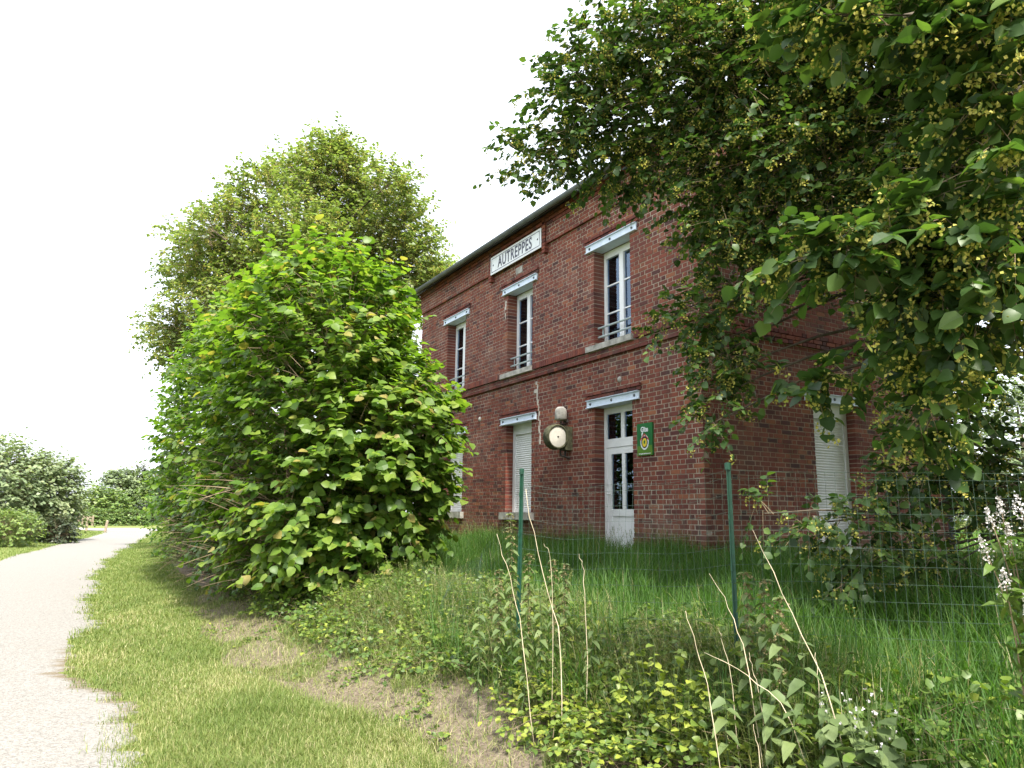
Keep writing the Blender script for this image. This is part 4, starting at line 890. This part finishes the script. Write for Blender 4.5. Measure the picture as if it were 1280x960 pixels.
# ------------------------------------------------------------------ grass
def blades(name, label, P, h, wd, tint, ml, lean=0.5, seg=2):
    n = len(P); az = rng.uniform(0, 2 * np.pi, n); dl = np.stack([np.cos(az), np.sin(az), np.zeros(n)], 1); sd = np.stack([-np.sin(az), np.cos(az), np.zeros(n)], 1)
    ln = rng.uniform(0.1, 1.0, n) * lean; v = []
    for i in range(seg):
        t = i / seg; c = P + dl * (h * ln * t * t)[:, None]; c[:, 2] += h * (t - 0.25 * ln * t * t); w2 = (wd * (1 - 0.6 * t))[:, None] * sd
        v += [c - w2, c + w2]
    c = P + dl * (h * ln)[:, None]; c[:, 2] += h * (1 - 0.3 * ln); v.append(c)
    V = np.stack(v, 1); k = V.shape[1]; o = (np.arange(n) * k)[:, None]
    mb = MB(); f4 = [np.concatenate([o + 2 * i, o + 2 * i + 1, o + 2 * i + 3, o + 2 * i + 2], 1) for i in range(seg - 1)]
    f3 = np.concatenate([o + 2 * seg - 2, o + 2 * seg - 1, o + 2 * seg], 1)
    mb.add2(V.reshape(-1, 3), f3, np.concatenate(f4) if f4 else np.zeros((0, 4), int), np.repeat(np.clip(tint, 0, 1), k))
    o = mb.build(name, ml, None, kind='stuff'); o['label'] = label; o['category'] = 'grass'; return o
def area(n, x0, x1, y0, y1, dens):
    """points with density falling off with distance"""
    out_ = []
    while sum(map(len, out_)) < n:
        x = rng.uniform(x0, x1, n * 2); y = rng.uniform(y0, y1, n * 2); k = rng.random(n * 2) < dens(x, y)
        out_.append(np.stack([x[k], y[k]], 1))
    q = np.concatenate(out_)[:n]; return q[:, 0], q[:, 1]
def off_path(x, y): return smooth(-0.12, 0.18, (x - (path_mid(y) + 1.5 + np.interp(y, py_, edgeR))) + rng.normal(0, 0.11, len(x)))
def soilmask(x, y): return np.clip((smooth(-0.1, 0.12, x - soil_left(y)) * (1 - smooth(0.9, 1.3, x - soil_left(y)))) + (x > soil_left(y) + 0.9) * (y > 8.5), 0, 1)
def patch(x, y, s): return 0.5 + 0.25 * np.sin(x * 1.9 * s + 2 * np.sin(y * 0.9 * s)) + 0.25 * np.sin(y * 1.3 * s + 1.7 * np.sin(x * 1.1 * s + 2))
x, y = area(150000, 0.0, 3.2, 3.2, 15, lambda x, y: off_path(x, y) * np.minimum(1, (5.0 / np.maximum(y, 1)) ** 1.6) * (1 - (0.96 - 0.5 * (patch(x, y, 2.7) > 0.82)) * soilmask(x, y)))
tn = rng.normal(0.42, 0.15, len(x)) + 0.28 * (patch(x, y, 1.6) - 0.5) + 0.35 * (rng.random(len(x)) < 0.24 + 0.25 * smooth(0.55, 0.9, patch(x + 3, y, 2.2)))
blades('verge_grass', 'short sunlit grass verge between gravel path and hedge', np.stack([x, y, gz(x, y)], 1), rng.uniform(0.025, 0.075, len(x)) * (1 + 0.4 * (patch(x, y, 2.5) > 0.7)), rng.uniform(0.0016, 0.003, len(x)) * np.maximum(1, y / 6), tn, M['grass'], 1.1, 2)
x, y = area(60000, 0.0, 5.0, 14, 60, lambda x, y: off_path(x, y) * np.minimum(1, 16 / y) * (x < path_mid(y) + 3.2))
blades('verge_grass', 'far mown grass verge running to the lane', np.stack([x, y, gz(x, y)], 1), rng.uniform(0.03, 0.08, len(x)), 0.006 * y / 14 * rng.uniform(0.6, 1.2, len(x)), rng.normal(0.45, 0.2, len(x)), M['grass'], 1.0, 1)
x, y = area(60000, -9, 1.6, 14, 60, lambda x, y: (x < path_mid(y) - 1.5 + rng.normal(0, .08, len(x))) * np.minimum(1, 18 / y))
blades('bank_grass', 'grass strip on the far side of the path', np.stack([x, y, gz(x, y)], 1), rng.uniform(0.03, 0.09, len(x)), 0.006 * y / 14 * rng.uniform(0.6, 1.2, len(x)), rng.normal(0.4, 0.18, len(x)), M['grass'], 1.0, 1)
x, y = area(20000, 1.2, 4.0, 3.2, 16, lambda x, y: soilmask(x, y) * (y < 15))
blades('dead_grass', 'dead straw and litter on the bare soil strip below the hedge', np.stack([x, y, gz(x, y) + 0.004], 1), rng.uniform(0.03, 0.13, len(x)), rng.uniform(0.0012, 0.0025, len(x)), rng.uniform(0.55, 0.98, len(x)) - 0.4 * (rng.random(len(x)) < 0.25), M['grass'], 2.6, 2)
x, y = area(85000, 2.6, 9.0, 1.5, 15, lambda x, y: (x < D - 0.02 + (y < Y0 - 0.05) * 3) * (x > 2.75 + 0.25 * np.sin(y)) * np.where((y > 8.6) & (x < 4.9), 0.25, 1.0))
edge_ = smooth(D - 0.9, D - 0.1, x); tn = rng.normal(0.42, 0.17, len(x)) + 0.5 * (rng.random(len(x)) < 0.05 + 0.3 * edge_)
blades('yard_grass', 'tall uncut green grass in the yard before the station', np.stack([x, y, gz(x, y)], 1), rng.uniform(0.16, 0.5, len(x)) * (0.55 + 0.8 * patch(x, y, 2.6)), rng.uniform(0.0022, 0.0045, len(x)), tn, M['tall'], 0.9, 4)
x, y = area(26000, 9, 40, 0, 26, lambda x, y: (1 - (y > Y0 - 0.1) * (x < X1 + 0.1)) * np.minimum(1, 8 / x))
blades('field_grass', 'rough grass of the field right of the building', np.stack([x, y, gz(x, y)], 1), rng.uniform(0.12, 0.4, len(x)), 0.006 * np.maximum(1, x / 10), rng.normal(0.6, 0.2, len(x)), M['tall'], 0.9, 2)

x, y = area(26000, 2.0, 3.7, 2.2, 9.0, lambda x, y: smooth(0.5, 1.0, x - soil_left(y)) * (0.35 + 0.65 * (patch(x, y, 2.1) > 0.45)))
tn = rng.normal(0.45, 0.2, len(x)) + 0.45 * (rng.random(len(x)) < 0.22)
blades('bank_weeds_grass', 'rough mixed grass between the brambles on the bank', np.stack([x, y, gz(x, y)], 1), rng.uniform(0.12, 0.48, len(x)) * (0.5 + 0.5 * smooth(2.3, 3.0, x)), rng.uniform(0.0014, 0.003, len(x)), tn, M['grass'], 1.3, 3)
# ------------------------------------------------------------------ weeds by the fence
def low_cover(name, label, cat, n, x0, x1, y0, y1, dens, hgt, size, tint, lp=6, tpl=MID, ml='bramble', L0=0.22):
    x, y = area(n, x0, x1, y0, y1, dens); z = gz(x, y); hh = hgt(x, y) * rng.uniform(0.1, 1.0, n) ** 0.7
    A = np.stack([x, y, z + hh], 1); Dv = unit(np.stack([rng.normal(-0.15, 0.6, n), rng.normal(-0.2, 0.6, n), rng.normal(0.35, 0.35, n)], 1)); L = L0 * rng.uniform(0.5, 1.4, n); dr = L * 0.35
    root = MB(); twigs(root, A - Dv * (0.4 * L[:, None]), Dv, L * 1.4, dr, 0.0016, 3)
    P, Dl, U, sz = spray_leaves(A, Dv, L, dr, lp, size, 0.3)
    r = root.build(name, M['twig'], None, kind='stuff'); r['label'] = label; r['category'] = cat
    tn = np.clip(rng.normal(tint, 0.2, len(P)) + 0.3 * (np.repeat(patch(x, y, 2.4), lp) - 0.5), 0, 1)
    lb = MB(); scatter(lb, tpl, P, Dl, U, sz, tn); lb.build('foliage', M[ml], r, True, 'stuff')
def bank(x, y): return smooth(0.42, 0.75, x - soil_left(y) - 0.12 * np.sin(y * 3.1)) * (x < 3.75 + 0.2 * np.sin(y * 2)) * (y < 9.3)
low_cover('bramble_thicket', 'low brambles and ground cover along the foot of the wire fence', 'brambles', 2300, 2.2, 4.0, 1.8, 9.2, bank, lambda x, y: 0.08 + 0.13 * smooth(2.4, 2.9, x) + 0.12 * patch(x, y, 2), 0.046, 0.55)
low_cover('yellow_ground_cover', 'yellow-green leafy ground cover at the bottom edge by the bank', 'ground cover', 750, 2.3, 3.6, 2.5, 4.6, lambda x, y: 0.8 * bank(x + 0.12, y) * (x < 3.2), lambda x, y: 0.06 + 0.14 * patch(x, y, 3), 0.040, 0.78, 6, MID, 'bramble', 0.16)
low_cover('hedge_bottom_weeds', 'small weeds at the foot of the hazel hedge', 'weeds', 900, 1.9, 3.6, 8.2, 17, lambda x, y: smooth(0.5, 0.9, x - soil_left(y)), lambda x, y: 0.12 + 0.25 * patch(x, y, 1.5), 0.06, 0.55, 5)
low_cover('soil_weeds', 'sparse green seedlings on the bare soil strip', 'weeds', 420, 1.4, 3.0, 3.4, 13, lambda x, y: soilmask(x, y) * (patch(x, y, 3.3) > 0.62), lambda x, y: 0.02 + 0 * x, 0.035, 0.6, 5, MID, 'bramble', 0.09)

def nettle(px, py_top, depth, label, hgt=None, flower=True, lean=(0.0, 0.0), lsize=0.085, col=0.5):
    top = at(px, py_top, depth); z0 = float(gz(top[0], top[1])); h = top[2] - z0
    root = thing('nettle', label, 'nettle', 'flowering nettles along the fence'); root.location = (top[0] - lean[0], top[1] - lean[1], z0)
    t = np.linspace(0, 1, 8); P = np.stack([lean[0] * t ** 2, lean[1] * t ** 2, h * t], 1) + rng.normal(0, 0.006, (8, 3))
    MB().tube(P, np.linspace(0.005, 0.0018, 8), 5, cap=False).build('stem', M['nettle'], root)
    lv = MB(); ta = MB(); nn = int(h / 0.05)
    for k in range(2, nn + 1):
        tt_ = k / (nn + 0.3); c = np.array([np.interp(tt_, t, P[:, i]) for i in range(3)]); az = rng.uniform(0, 0.6) + (k % 2) * math.pi / 2
        s = 0.86 * lsize * (0.35 + 0.75 * math.sin(math.pi * min(1, 0.15 + (1 - tt_) * 0.95)))
        for a in (az, az + math.pi):
            d = np.array([[math.cos(a), math.sin(a), -0.25 + 0.5 * (tt_ > 0.9)]]); scatter(lv, NETT, c[None], d, np.array([[0, 0, 1.0]]) + rng.normal(0, 0.2, (1, 3)), s * rng.uniform(0.8, 1.15), np.clip(rng.normal(col, 0.18), 0, 1))
        if flower and tt_ > 0.45:
            for q in range(5):
                a = rng.uniform(0, 2 * math.pi); ln = rng.uniform(0.02, 0.05); m = 7
                tp = c + np.outer(np.linspace(0.1, 1, m), [math.cos(a) * ln, math.sin(a) * ln, -0.2 * ln]); tp[:, 2] -= 0.018 * np.linspace(0, 1, m) ** 2
                scatter(ta, SMALL, tp, rng.normal(0, 1, (m, 3)), rng.normal(0, 1, (m, 3)), 0.013, rng.random(m))
    lv.build('leaves', M['nettle'], root, True, 'stuff')
    if flower and ta.n: ta.build('flower_tassels', M['tassel'], root, kind='stuff')
for a in ((625, 710, 5.0, 'tall nettle at the left of the clump behind the left post'), (600, 735, 4.9, 'short nettle furthest left of the fence clump', None, False), (662, 690, 5.1, 'nettle rising just right of the left green post'),
          (692, 698, 5.0, 'slim nettle with tassels nearest the tall white stalk'), (706, 702, 5.0, 'nettle right of the tall white stalk'), (640, 640, 5.3, 'tallest nettle standing against the left green post'),
          (676, 735, 4.8, 'low nettle in front of the left green post', None, False), (655, 765, 4.6, 'leafy nettle at the foot of the left post', None, False), (740, 765, 4.6, 'small nettle between the two thin dry stalks', None, False),
          (957, 722, 3.6, 'flowering nettle right of the near green post', None, True, (0.05, -0.02), 0.10), (972, 745, 3.4, 'tasselled nettle next to the long leaning stalk', None, True, (0.0, 0.0), 0.10), (930, 715, 3.7, 'slender nettle close behind the near green post', None, True, (0, 0), 0.10),
          (1000, 800, 3.3, 'broad leaved nettle at the bottom right of the near post', None, False, (0, 0), 0.115), (960, 830, 3.3, 'pale broad nettle below the near green post', None, False, (0, 0), 0.12), (1030, 850, 3.2, 'low grey-green nettle beside the pink willowherb', None, False, (0, 0), 0.11),
          (905, 850, 3.4, 'small nettle left of the near green post', None, False, (0, 0), 0.11), (990, 890, 3.1, 'nettle at the bottom edge under the leaning stalk', None, False, (0, 0), 0.115)):
    nettle(*a)
def stalk(pts, depth, label, r=0.0045):
    P = [at(px, py, d) for (px, py), d in zip(pts, np.linspace(depth[0], depth[1], len(pts)))]
    P = np.array(P); z = float(gz(P[0][0], P[0][1])); P[0][2] = min(P[0][2], z + 0.02)
    tt_ = np.linspace(0, 1, len(P)); q = np.linspace(0, 1, 12); Q = np.stack([np.interp(q, tt_, P[:, i]) for i in range(3)], 1); Q += rng.normal(0, 0.004 * min(1, np.linalg.norm(P[-1] - P[0])), Q.shape)
    o = MB().tube(Q, r * 0.55 * np.linspace(1, 0.4, 12) * (1 + 0.25 * (np.arange(12) % 3 == 0)), 5).build('dry_stalk', M['stalk'], smooth=True); tag(o, label, 'stalk', 'dry stalks among the weeds')
stalk([(703, 862), (700, 790), (682, 730), (665, 660), (657, 610)], (4.2, 4.5), 'tall white bent dry stalk right of the left post', 0.0055)
stalk([(668, 852), (652, 780), (635, 715), (622, 668)], (4.2, 4.4), 'leaning dry stalk left of the left green post')
stalk([(733, 830), (732, 760), (728, 710), (724, 692)], (4.4, 4.5), 'straight thin dry stalk before the white door')
stalk([(690, 850), (692, 760), (686, 690), (681, 680)], (4.4, 4.6), 'thin brown stalk with a hooked top beside the white bent one', 0.003)
stalk([(1075, 950), (1030, 850), (985, 760), (942, 665)], (3.0, 3.4), 'longest pale stalk leaning right of the near green post', 0.005)
stalk([(955, 895), (930, 810), (910, 755), (886, 717)], (3.3, 3.6), 'curved dry stalk crossing before the near green post', 0.004)
stalk([(905, 938), (885, 860), (867, 800), (857, 764)], (3.2, 3.4), 'dry stalk left of the near green post', 0.004)
stalk([(1030, 960), (980, 880), (930, 840), (880, 815)], (3.0, 3.4), 'low bowed dry stem arching over the broad nettles', 0.0035)
stalk([(925, 880), (912, 835), (903, 800), (898, 785)], (3.4, 3.5), 'short dry stalk just left of the near post', 0.003)
stalk([(960, 895), (948, 860), (940, 835), (936, 815)], (3.3, 3.4), 'short thin stalk right beside the near post', 0.003)
stalk([(1030, 930), (1024, 880), (1022, 840), (1018, 815)], (3.2, 3.3), 'brown upright stalk among the broad nettles', 0.0035)
stalk([(955, 960), (948, 935), (944, 920), (942, 905)], (3.0, 3.0), 'stubby stalk at the bottom edge', 0.004)
# yellow-green rose shoots left of the near post
for px, py, dep, lb in ((820, 790, 3.9, 'bright yellow-green leafy shoot left of the near post'), (850, 810, 3.7, 'second bright leafy shoot, nearer the near post'), (800, 830, 3.9, 'low bright shoot at the left of the leafy pair')):
    top = at(px, py, dep); z0 = float(gz(top[0], top[1])); rt = thing('leafy_shoot', lb, 'shoot', 'yellow-green leafy shoots'); rt.location = (top[0], top[1], z0); h = top[2] - z0
    st = MB(); lv = MB()
    for q in range(6):
        a = rng.uniform(0, 6.28); e = np.array([math.cos(a) * 0.14, math.sin(a) * 0.14, h * rng.uniform(0.75, 1.0)]); s0 = np.array([math.cos(a) * .02, math.sin(a) * .02, 0])
        tq = np.linspace(0, 1, 6)[:, None]; P = s0 + (e - s0) * tq; st.tube(P, 0.0022, 4)
        m = 16; ti = rng.uniform(0.25, 1, m); Pl = s0 + (e - s0) * ti[:, None]; Dl = unit(rng.normal(0, 1, (m, 3)) * np.array([1, 1, 0.4]))
        scatter(lv, MID, Pl, Dl, np.array([0, 0, 1.0]) + rng.normal(0, 0.35, (m, 3)), rng.uniform(0.03, 0.055, m), rng.uniform(0.75, 1.0, m))
    st.build('stems', M['nettle'], rt); lv.build('leaves', M['bramble'], rt, kind='stuff')
# willowherb with small pale pink flowers
def willowherb(px, py, dep, label, k=7):
    top = at(px, py, dep); z0 = float(gz(top[0], top[1])); rt = thing('willowherb', label, 'willowherb', 'willowherbs at the lower right'); rt.location = (top[0], top[1], z0); h = top[2] - z0
    st = MB(); lv = MB(); fl = MB()
    for q in range(k):
        a = rng.uniform(0, 6.28); e = np.array([math.cos(a) * 0.16, math.sin(a) * 0.16, h * rng.uniform(0.8, 1.05)]); s0 = np.array([math.cos(a) * .04, math.sin(a) * .04, 0])
        st.tube(s0 + (e - s0) * np.linspace(0, 1, 6)[:, None], 0.002, 4)
        m = 14; ti = rng.uniform(0.1, 0.8, m); Dl = unit(rng.normal(0, 1, (m, 3)) * np.array([1, 1, 0.3]))
        scatter(lv, MID, s0 + (e - s0) * ti[:, None], Dl, np.array([0, 0, 1.0]) + rng.normal(0, 0.3, (m, 3)), rng.uniform(0.05, 0.09, m), rng.uniform(0.2, 0.7, m))
        for f_ in range(1 + q % 2):
            c = s0 + (e - s0) * rng.uniform(0.85, 1.0) + rng.normal(0, 0.02, 3); m = 5; an = np.arange(m) * 1.2566
            scatter(fl, SMALL, np.repeat(c[None], m, 0), unit(rng.normal(0, 1, (m, 3)) + np.array([0, -0.4, 0.3])), rng.normal(0, 1, (m, 3)), 0.010, 0.7)
    st.build('stems', M['nettle'], rt); lv.build('leaves', M['nettle'], rt, True, 'stuff'); fl.build('flowers', M['petal'], rt, kind='stuff')
willowherb(1075, 845, 3.0, 'willowherb with tiny pale pink flowers right of the broad nettles'); willowherb(1105, 870, 2.9, 'second pale pink willowherb, nearer the right', 8); willowherb(1130, 905, 2.8, 'leafy willowherb low at the bottom right', 6)
# white flowered shrub at the right edge
SP = thing('spiraea_shrub', 'shrub with white flower spikes cut by the right picture edge', 'shrub')
sb_ = at(1330, 800, 2.5); sb_[2] = float(gz(sb_[0], sb_[1])); SP.location = tuple(sb_)
st = MB(); lv = MB(); fl = MB()
tips = [(1240, 655, 2.5), (1262, 672, 2.5), (1252, 640, 2.6), (1232, 690, 2.5), (1257, 730, 2.4), (1276, 640, 2.5), (1290, 660, 2.45), (1310, 640, 2.5), (1320, 690, 2.4), (1300, 600, 2.5), (1340, 620, 2.6), (1350, 680, 2.3), (1285, 760, 2.4), (1330, 560, 2.6)]
for a in tips:
    e = at(*a) - sb_; s0 = np.array([rng.normal(0, .05), rng.normal(0, .05), 0]); tq = np.linspace(0, 1, 8)[:, None]
    P = s0 + (e - s0) * tq + np.array([0, 0, 0.14]) * 4 * tq * (1 - tq); st.tube(P, np.linspace(0.004, 0.0018, 8), 5)
    m = 26; ti = rng.uniform(0.3, 0.97, m); Pl = np.stack([np.interp(ti, tq[:, 0], P[:, i]) for i in range(3)], 1)
    scatter(lv, LANCE, Pl, unit(rng.normal(0, 1, (m, 3)) + unit(e - s0) * 0.6), np.array([0, 0, 1.0]) + rng.normal(0, 0.4, (m, 3)), rng.uniform(0.05, 0.08, m), rng.uniform(0.2, 0.7, m))
    m = 85; ax = unit(e - P[-3]); ti = rng.random(m) ** 0.8; off = rng.normal(0, 1, (m, 3)) * (0.016 * (1.05 - ti))[:, None]
    scatter(fl, SMALL, e + ax * (ti * 0.085 - 0.03)[:, None] + off, rng.normal(0, 1, (m, 3)), rng.normal(0, 1, (m, 3)), 0.0085, np.clip(rng.normal(0.65, 0.25, m) - 0.3 * (rng.random() < 0.3), 0, 1))
st.build('stems', M['twig'], SP); lv.build('leaves', M['bramble'], SP, kind='stuff'); fl.build('flower_spikes', M['petal'], SP, kind='stuff')
# seed-headed grasses along the bank and the wall
x, y = area(340, 2.55, 3.4, 3.2, 8.5, lambda x, y: 1.0 + 0 * x); x2, y2 = area(420, D - 0.55, D - 0.05, 8.1, 16.5, lambda x, y: 1.0 + 0 * x)
x = np.concatenate([x, x2]); y = np.concatenate([y, y2]); n = len(x); h = rng.uniform(0.3, 0.62, n); az = rng.uniform(0, 6.28, n)
A = np.stack([x, y, gz(x, y)], 1); Dv = unit(np.stack([np.cos(az) * 0.3, np.sin(az) * 0.3, np.ones(n)], 1)); sg = MB(); twigs(sg, A, Dv, h, 0.04 * h, 0.0016, 4, 0.95)
hd = A + Dv * h[:, None]; hd[:, 2] -= 0.04 * h
for q in range(14): scatter(sg, SMALL, hd - Dv * (q * 0.007)[..., None] if False else hd - Dv * (q * 0.007) + rng.normal(0, 0.003, (n, 3)), unit(rng.normal(0, 0.7, (n, 3)) + Dv), rng.normal(0, 1, (n, 3)), 0.013, rng.uniform(0.85, 1.0, n))
o = sg.build('seeding_grass', M['tall'], None, kind='stuff'); o['label'] = 'beige seed-headed grasses at the bank and the wall foot'; o['category'] = 'grass'

if __name__ == '__main__':
    print('tris', sum(sum(len(p.vertices) - 2 for p in o.data.polygons) for o in S.objects if o.type == 'MESH') if len(S.objects) < 0 else '')
